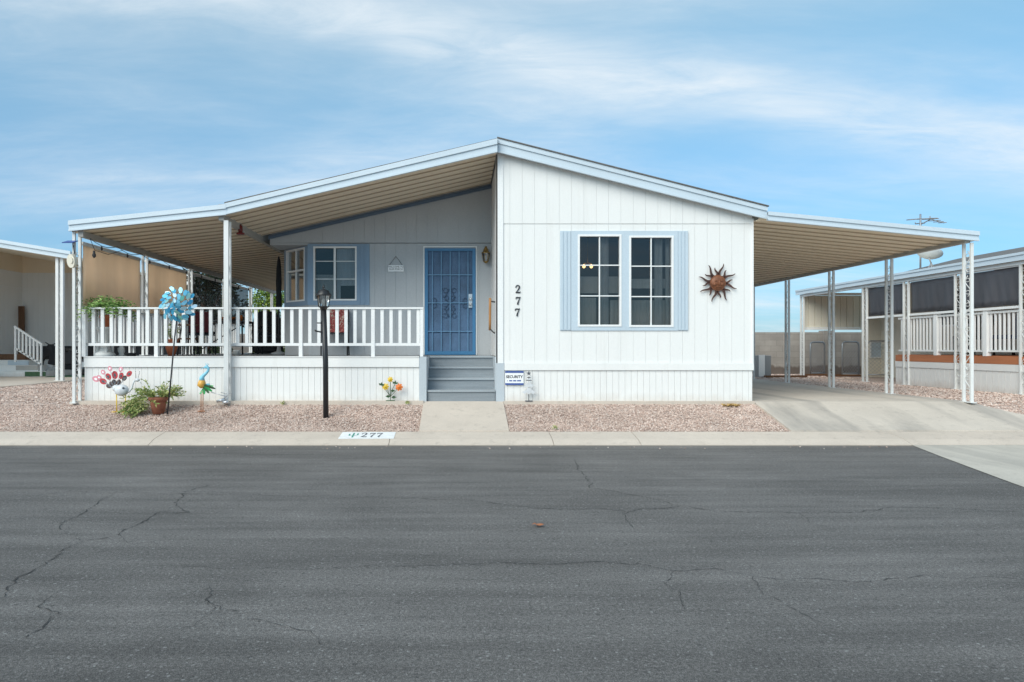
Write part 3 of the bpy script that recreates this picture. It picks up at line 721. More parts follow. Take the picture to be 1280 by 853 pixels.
# ------------------------------------------------------------------ porch deck, railing, steps
DZ = 1.19
dk = thing('porch_deck', (-3.4, FY, .44), 'raised porch deck skirted in ribbed white panels', 'deck')
mb = MB(); mb.box(-6.12, -.53, FY + .003, RY - .02, DZ - .04, DZ); mb.box(-.53, .62, 12.10, RY - .02, DZ - .04, DZ); mb.box(-6.12, -3.62, RY - .016, 22.6, DZ - .04, DZ)
mb.build('deck_floor', M['grey'], dk)
mb = MB(); x0, x1 = -6.15, W(524, FY)
mb.box(x0, x1, FY - .035, FY - .002, H(459, FY), H(447, FY)); mb.box(x0, x1, FY - .045, FY - .002, H(446.9, FY), H(445.6, FY))
boards(mb, x0, x1, .468, H(459.2, FY), .1016, .010, frontfn(FY - .006), (), gap=.004, off=-.64, back=.05)
mb.box(-6.14, -6.10, FY + .05, 22.6, .44, DZ - .05)
mb.build('skirting', M['white'], dk)
mb = MB(); mb.box(W(524.2, FY), W(533.2, FY), FY - .03, FY + .05, .45, DZ - .002); mb.build('corner_panel', M['panel_blue'], dk)
rl = thing('porch_railing', (-3.4, FY + .03, DZ), 'white porch railing of square balusters along the deck edge', 'railing')
ry = FY + .035
RT, RB = H(384.3, FY), H(431, FY)
mb = MB(); mb.box(-6.10, W(529, FY), ry - .045, ry + .045, RT - .028, RT); mb.box(-6.12, -6.03, ry + .05, 20.5, RT - .028, RT); mb.build('top_rail', M['white_trim'], rl)
mb = MB(); mb.box(-6.10, W(529, FY), ry - .02, ry + .02, RB - .02, RB + .025); mb.box(-6.10, -6.05, ry + .05, 20.5, RB - .02, RB + .025); mb.build('bottom_rail', M['white_trim'], rl)
npx = 104.5; k = 0
while npx < 527:
    x = W(npx, FY)
    if not (279 < npx < 289):
        mb = MB(); t = .0265
        leg = (k % 8 == 0)
        mb.box(x - t, x + t, ry - .019, ry + .019, DZ + .001 if leg else RB + .026, RT - .029) if leg else mb.box(x - t, x + t, ry - .019, ry + .019, RB + .026, RT - .029)
        if leg:
            mb = MB(); mb.box(x - .03, x + .03, ry - .036, ry - .0205, DZ + .001, RT - .03); mb.box(x - .03, x + .03, ry + .0205, ry + .036, DZ + .001, RT - .03)
            mb.box(x - .03, x + .03, ry - .0204, ry + .0204, DZ + .001, RB - .021); mb.box(x - .03, x + .03, ry - .0204, ry + .0204, RB + .026, RT - .03)
        mb.build('rail_post' if leg else 'baluster', M['white_trim'], rl)
    npx += 11.3; k += 1
mb = MB(); x = W(527, FY); mb.box(x - .025, x + .025, ry - .036, ry + .036, DZ + .001, RT - .03); mb.build('rail_post', M['white_trim'], rl)
for i in range(48):
    y = ry + .22 + i*.152
    mb = MB(); mb.box(-6.095, -6.057, y - .026, y + .026, (RB + .026) if i % 8 else DZ + .001, RT - .029)
    if i % 8 == 0: mb = MB(); mb.box(-6.125, -6.102, y - .035, y + .035, DZ + .001, RT - .03); mb.box(-6.049, -6.026, y - .035, y + .035, DZ + .001, RT - .03)
    mb.build('rail_post' if i % 8 == 0 else 'baluster', M['white_trim'], rl)
sp = thing('front_steps', (.05, 11.3, .44), 'blue grey wooden steps climbing from the walkway to the blue door', 'steps')
sx0, sx1 = W(533.5, FY) + .004, W(619.5, FY) - .004
zs = [.452, .637, .822, 1.006]; 
for i, z in enumerate(zs):
    y = FY + .03 + .27*i; top = (zs + [DZ])[i+1]
    mb = MB(); mb.box(sx0 + .006, sx1 - .006, y, y + .02, z, top - .03); mb.build('riser', M['step_blue'], sp)
    if i < 3: mb = MB(); mb.box(sx0 + .005, sx1 - .005, y - .025, y + .285, top - .028, top); mb.build('tread', M['tread'], sp)
for a_, b_ in ((W(533.3, FY), sx0 + .003), (sx1 - .003, .625)): mb = MB(); mb.box(a_, b_, FY + .055, 12.095, .45, DZ - .003); mb.build('stringer', M['panel_blue'], sp)
mb = MB(); mb.box(sx0 + .005, sx1 - .005, FY + .81, FY + .87, DZ - .029, DZ + .006); mb.build('nosing', M['tread'], sp)

# ------------------------------------------------------------------ things fixed or hung on the house
def lantern_wall():
    x, y, z = W(607, RY), RY - .03, H(320, RY)
    t = thing('wall_lantern', (x, y, z), 'small brass lantern mounted beside the blue door', 'wall lamp')
    mb = MB(); mb.disc((x, y + .015, z + .04), (0, -1, 0), .05, .09, .02); mb.tube([(x, y, z + .12), (x, y - .06, z + .16), (x, y - .10, z + .13)], .012); mb.build('bracket', M['brass'], t)
    yc = y - .10
    mb = MB(); mb.lathe((x, yc, z), [(.0, .17), (.018, .165), (.03, .13), (.05, .10), (.055, .06), (.085, .045), (.09, .03), (.075, .028)][::-1], 10); mb.build('cap', M['brass'], t)
    mb = MB(); mb.lathe((x, yc, z), [(.045, -.13), (.072, .028)], 6, False); g = mb.build('lamp_glass', M['lamp_glass'], t)
    mb = MB()
    for k in range(6):
        a = k*math.pi/3; mb.tube([(x + .047*math.cos(a), yc + .047*math.sin(a), z - .13), (x + .075*math.cos(a), yc + .075*math.sin(a), z + .028)], .006, 4)
    mb.lathe((x, yc, z), [(.01, -.165), (.03, -.15), (.05, -.13), (.048, -.12)], 8); mb.build('cage', M['brass'], t)
    mb = MB(); mb.ball((x, yc, z - .05), (.022, .022, .045), 8, 6); mb.build('bulb', M['bulb'], t)
lantern_wall()
x, y, z = W(495, RY), RY - .02, H(333, RY)
t = thing('hanging_sign', (x, y, z), 'small white board sign hanging from a triangle of cord on the porch wall', 'sign')
mb = MB(); hw, hz = W(504.7, RY) - x, .062; mb.prism([(-hw, -hz), (hw, -hz), (hw, hz*.75), (hw*.92, hz), (-hw*.92, hz), (-hw, hz*.75)], 'y', y - .008, y + .008, lambda u, v, a: (x + u, a, z - .045 + v)); mb.build('board', M['sign_white'], t)
mb = MB(); mb.tube([(x - hw*.85, y, z + .012), (x, y, z + .19), (x + hw*.85, y, z + .012)], .005, 5); mb.build('cord', M['ink_grey'], t)
mb = MB(); fn = lambda u, v, w: (x + u, y - .0085 - w, z - .045 + v)
text(mb, 'WELCOME TO', lambda u, v, w: fn(u, v + .028, w), .046, .001); text(mb, 'OUR PORCH', lambda u, v, w: fn(u, v - .018, w), .046, .001); mb.build('lettering', M['ink'], t)
# grab handle on the recess return wall
t = thing('grab_handle', (.62, 12.0, 1.9), 'wooden grab handle fixed by the porch opening at right of the door', 'handle')
hx = MXX - .09
mb = MB(); mb.tube([(hx, 11.95, H(373, 12)), (hx, 11.98, H(385, 12)), (hx, 12.0, H(400, 12)), (hx, 12.03, H(413, 12))], .022, 8); mb.build('grip', M['wood'], t)
mb = MB()
mb.tube([(hx, 11.96, H(377, 12)), (MXX - .002, 11.96, H(378, 12))], .012, 6); mb.tube([(hx, 12.02, H(411, 12)), (hx + .05, 12.0, H(415, 12)), (MXX - .002, 11.99, H(417, 12))], .012, 6); mb.build('bracket', M['black'], t)
# rusty metal sun
sx, sz, sy = W(896, FY), H(354, FY), FY - .04
t = thing('sun_ornament', (sx, sy, sz), 'rusty metal sun with wavy rays hung on the white front wall', 'wall ornament')
mb = MB()
for k in range(16):
    a = 2*math.pi*k/16 + .13; L = (.325 if k % 2 else .25); r0 = .105; pts = []; wd = []
    for i in range(9):
        q = i/8; r = r0 + (L - r0)*q; off = .018*math.sin(q*5.5)*(1 if k % 2 else -1)
        pts.append((r*math.cos(a) - off*math.sin(a), r*math.sin(a) + off*math.cos(a))); wd.append(.040*(1 - q)**.8 + .008)
    mb.ribbon(pts, wd, lambda u, v, w: (sx + u, sy + w, sz + v), -.004, .004)
mb.build('rays', M['rust'], t)
mb = MB(); mb.ball((sx, sy, sz), (.118, .045, .118), 20, 10); mb.disc((sx, sy, sz), (0, -1, 0), .13, .13, .014, 24); 
mb.ball((sx + .005, sy - .05, sz - .01), (.016, .025, .045), 8, 6); mb.ball((sx, sy - .042, sz - .065), (.045, .012, .012), 8, 6)
for s in (-1, 1): mb.ball((sx + s*.045, sy - .042, sz + .03), (.022, .012, .010), 8, 6); mb.ball((sx + s*.06, sy - .036, sz - .03), (.03, .014, .025), 8, 6)
mb.build('face', M['rust_face'], t)
# security sign
x0, x1, z0, z1 = W(631.5, 11.2), W(654.5, 11.2), H(481.5, 11.2), H(464, 11.2)
t = thing('security_sign', ((x0+x1)/2, 11.21, (z0+z1)/2), 'white sign with blue bands reading SECURITY on the skirting', 'sign')
mb = MB(); mb.box(x0, x1, 11.207, 11.216, z0, z1); mb.build('board', M['sign_white'], t)
mb = MB(); mb.box(x0, x1, 11.203, 11.2069, z1 - .03, z1); mb.box(x0, x1, 11.203, 11.2069, z0, z0 + .03); mb.build('band', M['sign_blue'], t)
xc, zc2 = (x0+x1)/2, (z0+z1)/2
mb = MB(); text(mb, 'SECURITY', lambda u, v, w: (xc + u, 11.2055, zc2 + .018 + v), .062, 0, bold=.002, squeeze=1.0); mb.build('lettering', M['ink'], t)
mb = MB(); 
for k, wd in ((-.115, .008), (-.085, .05), (-.02, .05), (.045, .065)): mb.box(xc + k, xc + k + wd, 11.2050, 11.2069, zc2 - .055, zc2 - .035)
mb.build('small_print', M['sign_blue'], t)
# tin tree with star
tx, ty = W(661, 11.14), 11.14; tz = .462
t = thing('tin_tree', (tx, ty, tz), 'little silver tin tree with a dark star leaning by the white skirting', 'garden ornament')
mb = MB(); mb.tube([(tx, ty, tz), (tx, ty, H(470, ty))], .006, 5); mb.box(tx - .06, tx + .06, ty - .03, ty + .03, tz - .002, tz + .012); mb.build('stem', M['ink_grey'], t)
for py, hw, hh in ((491.5, .135, .10), (483.5, .10, .085), (476, .05, .05), (472.5, .035, .03)):
    z = H(py, ty); mb = MB(); pts = [(-hw, 0), (-hw*.72, .012), (-hw*.5, -.018), (-hw*.25, .008), (0, -.022), (hw*.25, .008), (hw*.5, -.018), (hw*.72, .012), (hw, 0), (hw*.35, hh*.55), (0, hh), (-hw*.35, hh*.55)]
    mb.prism(pts, 'y', ty - .014, ty - .008, lambda u, v, a: (tx + u, a, z + v)); mb.build('branch_tier', M['tin'], t)
z = H(467, ty); pts = [((.045 if i % 2 == 0 else .018)*math.sin(i*math.pi/5), (.045 if i % 2 == 0 else .018)*math.cos(i*math.pi/5)) for i in range(10)]
mb = MB(); mb.prism(pts, 'y', ty - .01, ty, lambda u, v, a: (tx + u, a, z + v)); mb.build('star', M['ink_grey'], t)
# metal flowers by the deck
fx, fy = W(488, 11.13), 11.13; fz = .468
t = thing('metal_flowers', (fx, fy, fz), 'bunch of yellow and orange metal flowers on a stake against the deck skirting', 'garden ornament')
mb = MB(); mb.tube([(fx, fy, fz), (fx, fy, H(476, fy))], .006, 5); mb.box(fx - .07, fx + .07, fy - .02, fy + .02, fz - .003, fz + .012)
FL = [(488, 474.5, 'yellow', .045), (482, 483.5, 'yellow', .055), (499, 484, 'orange', .06), (477, 482, 'green_dark', .04), (494, 480, 'green_dark', .04)]
for px, py, m, r in FL: mb.tube([(fx, fy, H(496, fy)), (W((px + 488)/2, fy), fy - .01, H(py + 6, fy)), (W(px, fy), fy - .02, H(py, fy))], .004, 4)
for px, py, dx in ((488, 496, -.07), (489, 497, .08), (488, 489, .07)):
    p = Vector(P(px, py, fy)); mb.add([p, p + Vector((dx*.5, -.02, .03)), p + Vector((dx*1.15, -.02, .005)), p + Vector((dx*.5, -.01, -.02))], [(0, 1, 2, 3)])
mb.build('stem', M['green_dark'], t)
for px, py, m, r in FL:
    mb = MB(); c = Vector(P(px, py, fy)) + Vector((0, -.025, 0))
    if m == 'green_dark':
        for k in range(3): a = .4 + k*1.0; mb.leaf(c, (math.cos(a), -.2, math.sin(a)), r*1.5, r*.9, .1, (0, -1, 0))
    else:
        for k in range(7): a = k*6.283/7; mb.disc(c + Vector((math.cos(a)*r*.6, 0, math.sin(a)*r*.6)), (math.cos(a)*.4, -1, math.sin(a)*.4), r*.32, r*.5, .004, 8, (math.cos(a), 0, math.sin(a)))
        mb.ball(c + Vector((0, -.01, 0)), r*.28, 8, 6)
    mb.build('bloom', M[m], t)

# lamp post on the gravel
lx, ly = W(407, 10.5), 10.5; lz = gz(ly)
t = thing('lamp_post', (lx, ly, lz), 'black lamp post with a glass lantern standing in the gravel', 'lamp post')
ztop = H(385, ly)
mb = MB(); mb.tube([(lx + .004, ly, lz - .05), (lx, ly, (lz + ztop)/2), (lx - .03, ly, ztop)], .042, 14); mb.tube([(lx - .03, ly, H(404, ly)), (lx - .13, ly - .02, H(404, ly))], .009, 6); mb.tube([(lx - .03, ly, H(416, ly)), (lx - .15, ly - .02, H(414, ly)), (lx - .16, ly - .02, H(412.5, ly))], .012, 6)
pole = mb.build('pole', M['black'], t)
bx = lx - .03
mb = MB(); mb.lathe((bx, ly, ztop), [(.05, -.03), (.06, 0), (.085, .012), (.085, .022), (.03, .024)], 14); mb.build('lantern_base', M['black'], t)
mb = MB(); mb.lathe((bx, ly, ztop), [(.075, .024), (.098, .185)], 6, False); mb.build('lantern_glass', M['lamp_glass'], t)
mb = MB()
for k in range(6): a = k*math.pi/3; mb.tube([(bx + .077*math.cos(a), ly + .077*math.sin(a), ztop + .02), (bx + .102*math.cos(a), ly + .102*math.sin(a), ztop + .19)], .007, 4)
mb.build('lantern_cage', M['black'], t)
mb = MB(); mb.lathe((bx, ly, ztop), [(.125, .185), (.125, .2), (.09, .235), (.085, .26), (.05, .275), (.012, .285), (.010, .30), (.022, .315), (.012, .335), (.004, .355)], 12); mb.build('lantern_cap', M['black'], t)
mb = MB(); mb.ball((bx, ly, ztop + .09), (.032, .032, .055), 10, 8); mb.build('bulb', M['bulb'], t)

# kerb number painted on the kerb face
def kf(u, v, w): return (u, 9.50 + .36*v, .062 + .056*v + w)
xa, xb = W(425, 9.68), W(493.5, 9.68)
mb = MB(); mb.prism([(xa, .04), (xb, .06), (xb, .97), (xa + .01, .95)], 'z', .002, .005, kf)
pl = tag(mb.build('kerb_plate', M['plate_white'], None, (xa, 9.6, .08)), 'white painted number plate with green cactus and 277 on the kerb', 'number plate')
mb = MB(); cxp = xa + (441.5 - 425)/68.5*(xb - xa)
mb.ribbon([(cxp, .2), (cxp, .8)], .022, kf, .006, .0075); mb.ribbon([(cxp, .42), (cxp - .055, .46), (cxp - .055, .66)], .02, kf, .006, .0075); mb.ribbon([(cxp, .46), (cxp + .06, .52), (cxp + .06, .74)], .02, kf, .006, .0075)
mb.build('cactus_mark', M['cactus_green'], pl)
mb = MB()
for d, px, m in (('2', 451.5, 0), ('7', 461.5, 0), ('7', 470.5, 0)):
    ox = xa + (px - 425)/68.5*(xb - xa); w_ = .085
    digit(mb, d, lambda u, v, w: kf(ox + u*w_, .22 + v*.40, w), .006, .0075)
mb.build('kerb_number', M['ink_grey'], pl)

# ------------------------------------------------------------------ garden ornaments in the left gravel
def bird_fan():
    Y = 10.72; zb = gz(Y)
    t = thing('bird_ornament', (W(150, Y), Y, zb), 'white tin peacock with a fan of red and pink feathers on yellow legs', 'garden ornament')
    c = Vector(P(152, 488, Y))
    mb = MB(); mb.ball(c, (.112, .08, .092), 16, 10); mb.ball(c + Vector((-.08, .0, .03)), (.065, .055, .055), 10, 8)
    # S-shaped neck and head in the same body
    n = [P(156, 491, Y), P(162, 489.5, Y), P(165, 485, Y), P(166.5, 479, Y), P(168.5, 475.5, Y)]
    mb.tube([Vector(q) for q in n], [.022, .014, .012, .012, .015], 8); mb.ball(P(171.5, 475.2, Y), (.042, .026, .028), 10, 8); mb.tube([P(174, 476, Y), P(176.5, 480, Y)], [.01, .003], 5)
    mb.build('body', M['tin'], t)
    for dx in (0, 5): mb = MB(); mb.tube([P(170 + dx*.5, 473, Y), P(169.5 + dx, 466, Y)], .003, 4); mb.ball(P(169.5 + dx, 465, Y), .007, 6, 5); mb.build('crest_feather', M['ink_grey'], t)
    mb = MB(); mb.ball(c + Vector((.055, -.06, .035)), (.022, .012, .02), 8, 6); mb.build('wing_spot', M['ink_grey'], t)
    for px in (145.5, 156.5):
        mb = MB(); mb.tube([P(px, 492, Y), (W(px + .5, Y), Y, zb + .01)], .009, 6)
        for a in (-.9, 0, .9): mb.tube([(W(px + .5, Y), Y, zb + .012), (W(px + .5, Y) + .06*math.sin(a) - .02, Y - .06*math.cos(a), zb + .006)], .006, 4)
        mb.build('leg', M['yellow'], t)
    root = Vector(P(145, 487, Y))
    for px, py, m, r in ((120, 474, 'pink', 7), (129, 477, 'red', 7), (129, 465.5, 'pink', 5), (135.5, 471, 'red', 6.5), (137.5, 461, 'pink', 5), (143.5, 469, 'red', 7.5), (151.5, 470, 'red', 6), (161.5, 467.5, 'red', 6),
                         (151, 462, 'pink', 5), (155.5, 473, 'rust', 5.5), (143, 478, 'rust', 5.5), (148.5, 478.3, 'rust', 5.5), (139.5, 480, 'rust', 5), (136, 483, 'rust', 5), (124, 472, 'pink', 5)):
        d = Vector(P(px, py, Y + .05 + random.uniform(-.03, .03))); mb = MB(); mb.tube([root, d], .0035, 4); fth = mb.build('tail_feather', M['grey'], t)
        ax = (d - root).normalized(); r_ = r/66
        mb = MB(); mb.disc(d, (0, -1, .1), r_*.42, r_*.58, .006, 12, ax); mb.build('feather_tip', M[m], fth)
        mb = MB(); mb.disc(d + Vector((0, -.005, 0)), (0, -1, .1), r_*.17, r_*.24, .006, 8, ax); mb.build('feather_eye', M['ink_grey'] if m != 'pink' else M['sign_white'], fth)
bird_fan()
def bird_blue():
    Y = 10.75; zb = gz(Y)
    t = thing('bird_ornament', (W(254, Y), Y, zb), 'blue and green metal crane ornament with a golden breast standing in gravel', 'garden ornament')
    mb = MB(); mb.tube([P(252.5, 485.5, Y), P(252, 482, Y), P(252.3, 478.5, Y), P(252.8, 475, Y)], [.022, .066, .06, .042], 12)
    mb.build('body', M['gold'], t)
    mb = MB(); mb.tube([P(252.6, 476, Y), P(252.5, 472, Y), P(254.5, 469.5, Y), P(258, 466.5, Y), P(260.3, 463.5, Y), P(260.5, 460.5, Y), P(258.5, 458.8, Y), P(256, 459.5, Y)], [.046, .038, .029, .024, .021, .022, .030, .02], 10)
    mb.tube([P(256.2, 459.3, Y), P(250.8, 461.3, Y)], [.009, .002], 5)
    for a in (-.5, .1, .7): q = P(258.5, 458.5, Y); mb.tube([q, (q[0] + .05*math.sin(a), q[1], q[2] + .06*math.cos(a))], .004, 4)
    mb.build('neck', M['sky_blue'], t)
    for i, (px, py, m) in enumerate(((268, 486, 'green_dark'), (264.5, 489, 'green'), (261, 491, 'green_dark'), (256, 492, 'green'), (262, 481, 'teal'), (266, 483.5, 'green'), (253.5, 492, 'green'))):
        mb = MB(); a = Vector(P(253.5 + i*.3, 481 + (i % 3), Y - .03)); b = Vector(P(px, py, Y - .02 + .012*i)); d = b - a
        mb.disc(a + d*.55, (0, -1, .15*i - .4), .022, d.length*.55, .005, 10, d); mb.build('tail_feather', M[m], t)
    for px in (251.3, 253.7):
        mb = MB(); mb.tube([P(px, 489, Y), (W(px, Y), Y, zb + .01)], .007, 5)
        for a in (-1, 0, 1): mb.tube([(W(px, Y), Y, zb + .012), (W(px, Y) + .05*math.sin(a), Y - .06*math.cos(a), zb + .006)], .007, 4)
        mb.build('leg', M['copper'], t)
bird_blue()
# fallen twig-like stake light by the skirting
Y = 11.0; zb = gz(Y)
t = thing('stake_light', (W(280, Y), Y, zb), 'fallen silver solar stake light by the middle awning post', 'garden light')
mb = MB(); mb.tube([P(264, 490.5, Y), P(276, 494, Y), P(284, 496, Y)], .007, 5); mb.tube([P(276, 491, Y), P(292, 492.5, Y)], .006, 5); mb.tube([P(282, 494, Y), P(281, 499, Y)], .006, 5); mb.build('stake', M['silver'], t)
mb = MB(); mb.tube([P(271, 502, Y), P(281, 499.5, Y)], [.022, .03], 10); mb.ball(P(282, 503, Y - .02), (.055, .03, .025), 10, 6); mb.build('lamp_head', M['silver'], t)
# potted plant
random.seed(21)
Y = 10.68; zb = gz(Y); cx = W(198, Y)
t = thing('potted_plant', (cx, Y, zb), 'sprawling dusty green plant spilling from a weathered terracotta pot on gravel', 'potted plant')
mb = MB(); mb.lathe((cx, Y, zb - .01), [(.085, 0), (.125, .20), (.125, .205), (.145, .205), (.148, .265), (.125, .265), (.12, .24)], 20); mb.build('pot', M['terracotta_old'], t)
mb = MB(); mb.lathe((cx, Y, zb), [(.12, .215), (.06, .228), (.001, .23)], 14); mb.build('soil', M['soil'], t)
mb = MB(); st_ = MB()
def sprig(p0, d, L, n, ll, lw, droop):
    p = Vector(p0); d = Vector(d).normalized(); pts = [p.copy()]
    for i in range(n):
        d = (d + Vector((random.uniform(-.2, .2), random.uniform(-.2, .2), -droop))).normalized(); p = p + d*L/n
        if p.z < gz(p.y) + .012: p.z = gz(p.y) + .012; d.z = abs(d.z)*.2
        pts.append(p.copy())
        for _ in range(3): mb.leaf(p, (d.x + random.uniform(-1, 1), d.y + random.uniform(-1, 1), d.z + random.uniform(-.5, .8)), ll*random.uniform(.6, 1.2), lw)
    st_.tube(pts, .004, 4)
for _ in range(52):
    a = random.uniform(0, 6.28); sprig((cx + .07*math.cos(a), Y + .07*math.sin(a), zb + .24), (math.cos(a)*.9, math.sin(a)*.8, random.uniform(.5, 1.5)), random.uniform(.18, .36), 6, .055, .022, .16)
for _ in range(52):
    a = random.uniform(2.6, 3.9) if random.random() < .8 else random.uniform(0, 6.28); sprig((cx + .10*math.cos(a) - random.uniform(0, .22), Y + .1*math.sin(a) - random.uniform(0, .1), zb + random.uniform(.02, .2)), (math.cos(a), math.sin(a)*.6 - .2, random.uniform(.1, .9)), random.uniform(.15, .34), 6, .055, .02, .2)
mb.build('foliage', M['leaf_dusty'], t); st_.build('stems', M['leaf_dusty'], t)
# wind spinner
random.seed(31)
Y = 10.62; zb = gz(Y)
t = thing('wind_spinner', (W(209, Y), Y, zb), 'tall garden wind spinner with a ball of blue metal petals on a dark pole', 'wind spinner')
hd = Vector(P(222, 381, Y))
mb = MB(); mb.tube([(W(209, Y), Y, zb - .03), P(214, 470, Y), P(218, 425, Y), hd + Vector((0, .03, 0))], [.013, .013, .012, .010], 8); mb.build('pole', M['charcoal'], t)
mb = MB()
for ring, (rr, n, L) in enumerate(((.06, 7, .10), (.135, 12, .105), (.215, 16, .11), (.25, 13, .10))):
    for k in range(n):
        a = 2*math.pi*(k + .3*ring)/n + random.uniform(-.12, .12); r = rr*random.uniform(.92, 1.08); dep = .10*(1 - (rr/.26)**2) + random.uniform(-.02, .02)
        ax = Vector((math.cos(a + .5), random.uniform(-.3, .3), math.sin(a + .5)))
        c = hd + Vector((r*math.cos(a), -dep, r*math.sin(a)))
        mb.disc(c, (math.cos(a)*.6 + random.uniform(-.3, .3), -1, math.sin(a)*.6 + random.uniform(-.3, .3)), L*.28, L*.5, .004, 10, ax)
mb.build('petals', M['petals'], t)
mb = MB()
for k in range(16): a = 2*math.pi*k/16; mb.tube([hd, hd + Vector((.24*math.cos(a), -.03, .24*math.sin(a)))], .004, 4)
mb.ball(hd + Vector((0, -.06, 0)), .03, 8, 6); mb.build('hub', M['teal'], t)

# ------------------------------------------------------------------ things on the porch
def fern(t, c, n, L, seed, m='leaf_fern', down=.35):
    random.seed(seed); mb = MB(); c = Vector(c)
    for _ in range(n):
        a = random.uniform(0, 6.28); d = Vector((math.cos(a), math.sin(a)*.8, random.uniform(.6, 2.0))).normalized(); p = c.copy(); LL = L*random.uniform(.6, 1.15); k = 9
        for i in range(k):
            d = (d + Vector((0, 0, -down*1.1*(i/k + .2)))).normalized(); p = p + d*LL/k
            s = Vector((-d.y, d.x, 0)); s = s.normalized() if s.length > .01 else Vector((1, 0, 0))
            for sg in (-1, 1): mb.leaf(p, d*.5 + s*sg + Vector((0, 0, random.uniform(-.3, .3))), .065, .026, .1)
    mb.build('foliage', M[m], t)
Y = 11.47; x = W(131, Y)
t = thing('pedestal', (x, Y, DZ), 'white moulded pedestal carrying the fern pot on the porch', 'pedestal')
mb = MB(); zt = H(409, Y) - DZ; mb.lathe((x, Y, DZ), [(.17, 0), (.17, .03), (.15, .06), (.10, .09), (.085, .14), (.075, .25), (.085, .36), (.10, .41), (.12, zt - .05), (.13, zt - .03), (.13, zt)], 20); mb.build('column', M['stone_white'], t)
mb = MB()
for k in range(4):
    a = k*1.57 + .7; mb.ball((x + .115*math.cos(a), Y + .115*math.sin(a), DZ + .13), (.03, .03, .09), 8, 6); mb.ball((x + .12*math.cos(a), Y + .12*math.sin(a), DZ + .235), .026, 8, 6)
mb.build('carved_figure', M['stone_white'], t)
zp = DZ + zt
t = thing('fern_pot', (W(137, Y), Y, zp), 'leafy green fern in a terracotta pot on top of the white pedestal', 'potted plant')
x = W(137, Y) - .04
mb = MB(); mb.lathe((x, Y, zp), [(.075, 0), (.105, .15), (.118, .155), (.12, .20), (.10, .2), (.09, .17)], 16); mb.build('pot', M['terracotta'], t)
fern(t, (x, Y, zp + .22), 120, .55, 41, down=.36)
Y = 11.7; x = W(152, Y)
t = thing('stone_figurine', (x, Y, DZ), 'small grey white stone figurine on the porch beside the pedestal', 'figurine')
mb = MB(); mb.lathe((x, Y, DZ), [(.06, 0), (.06, .02), (.035, .03), (.055, .09), (.045, .15), (.025, .18)], 12); mb.ball((x, Y, DZ + .21), (.035, .035, .04), 10, 8); mb.tube([(x - .05, Y, DZ + .08), (x - .04, Y - .03, DZ + .14)], .015, 6); mb.build('figure_body', M['stone_white'], t)
Y = 11.5; x = W(164, Y)
t = tag(MB().lathe((x, Y, DZ), [(.07, 0), (.095, .055), (.10, .06), (.09, .06), (.065, .012)], 18).build('plant_saucer', M['black'], None, (x, Y, DZ)), 'shallow black dish on the porch floor by the railing', 'dish')
# tall terracotta planter
Y = 12.3; x = W(214.5, Y)
t = thing('tall_planter', (x, Y, DZ), 'tall tapering terracotta planter with bare twigs behind the railing', 'planter')
mb = MB(); mb.lathe((x, Y, DZ), [(.055, 0), (.10, .14), (.125, .28), (.13, .30), (.115, .30), (.10, .25)], 18); mb.build('pot', M['terracotta'], t)
random.seed(9); mb = MB()
for _ in range(16):
    a = random.uniform(0, 6.28); p = Vector((x, Y, DZ + .28)); q = p + Vector((.11*math.cos(a), .11*math.sin(a), random.uniform(.12, .32))); mb.tube([p, q], .004, 4)
    for _ in range(4): mb.leaf(q, (random.uniform(-1, 1), random.uniform(-1, 1), random.uniform(-.5, 1)), .05, .03)
mb.build('twigs', M['leaf_dusty'], t)
# patio set
def chair(x, y, rz, label, seatm, backm, group):
    t = thing('patio_chair', (x, y, DZ), label, 'chair', group); t.rotation_euler = (0, 0, rz)
    BASE[t.name] = (0, 0, 0)
    def tb(name, pts, r): MB().tube(pts, r, 6).build(name, M['black'], t)
    for sx in (-.24, .24):
        tb('leg', [(sx, -.22, 0), (sx, -.2, .42), (sx, -.18, .62)], .013)
        tb('leg', [(sx, .26, 0), (sx*.97, .2, .42), (sx*.95, .30, .88)], .013)
        tb('armrest', [(sx, -.18, .62), (sx*1.05, 0, .645), (sx*.97, .24, .63)], .016)
    mb = MB(); mb.box(-.23, .23, -.22, .22, .40, .425); fr = mb.build('seat_frame', M['black'], t)
    mb = MB(); mb.box(-.23, .23, -.23, .21, .428, .49); mb.build('seat_cushion', M[seatm], t, bev=.02)
    mb = MB(); mb.prism([(.20, .47), (.26, .455), (.345, .87), (.29, .89)], 'x', -.22, .22); mb.build('back_cushion', M[backm], t, bev=.02)
    return t
chair(W(419, 12.85), 12.85, math.pi*.03, 'patio chair with red floral cushions under the bay window', 'floral', 'floral', 'patio chairs on the porch')
chair(-5.35, 14.25, math.pi + .25, 'dark patio chair with dark red back cushion in front of the patio table', 'dark', 'dark_red', 'patio chairs on the porch')
chair(-4.55, 16.5, .1, 'dark patio chair with black cushion behind the patio table', 'dark', 'dark', 'patio chairs on the porch')
chair(-4.25, 15.4, -1.5, 'dark patio chair at the house end of the patio table', 'dark', 'dark', 'patio chairs on the porch')
t = thing('patio_table', (-5.2, 15.4, DZ), 'dark metal patio table set with orange ware behind the railing', 'table')
mb = MB(); mb.box(-5.85, -4.65, 14.95, 15.85, DZ + .70, DZ + .735); mb.build('tabletop', M['charcoal'], t, bev=.01)
for a, b in ((-5.75, 15.02), (-4.75, 15.02), (-5.75, 15.78), (-4.75, 15.78)): MB().tube([(a, b, DZ), (a*.96 - .2, b, DZ + .7)], .018, 6).build('leg', M['black'], t)
MB().bar((-5.75, 15.0, DZ + .05), (-4.75, 15.0, DZ + .66), .02).build('brace', M['black'], t)
x, y, z = -5.15, 15.2, DZ + .735
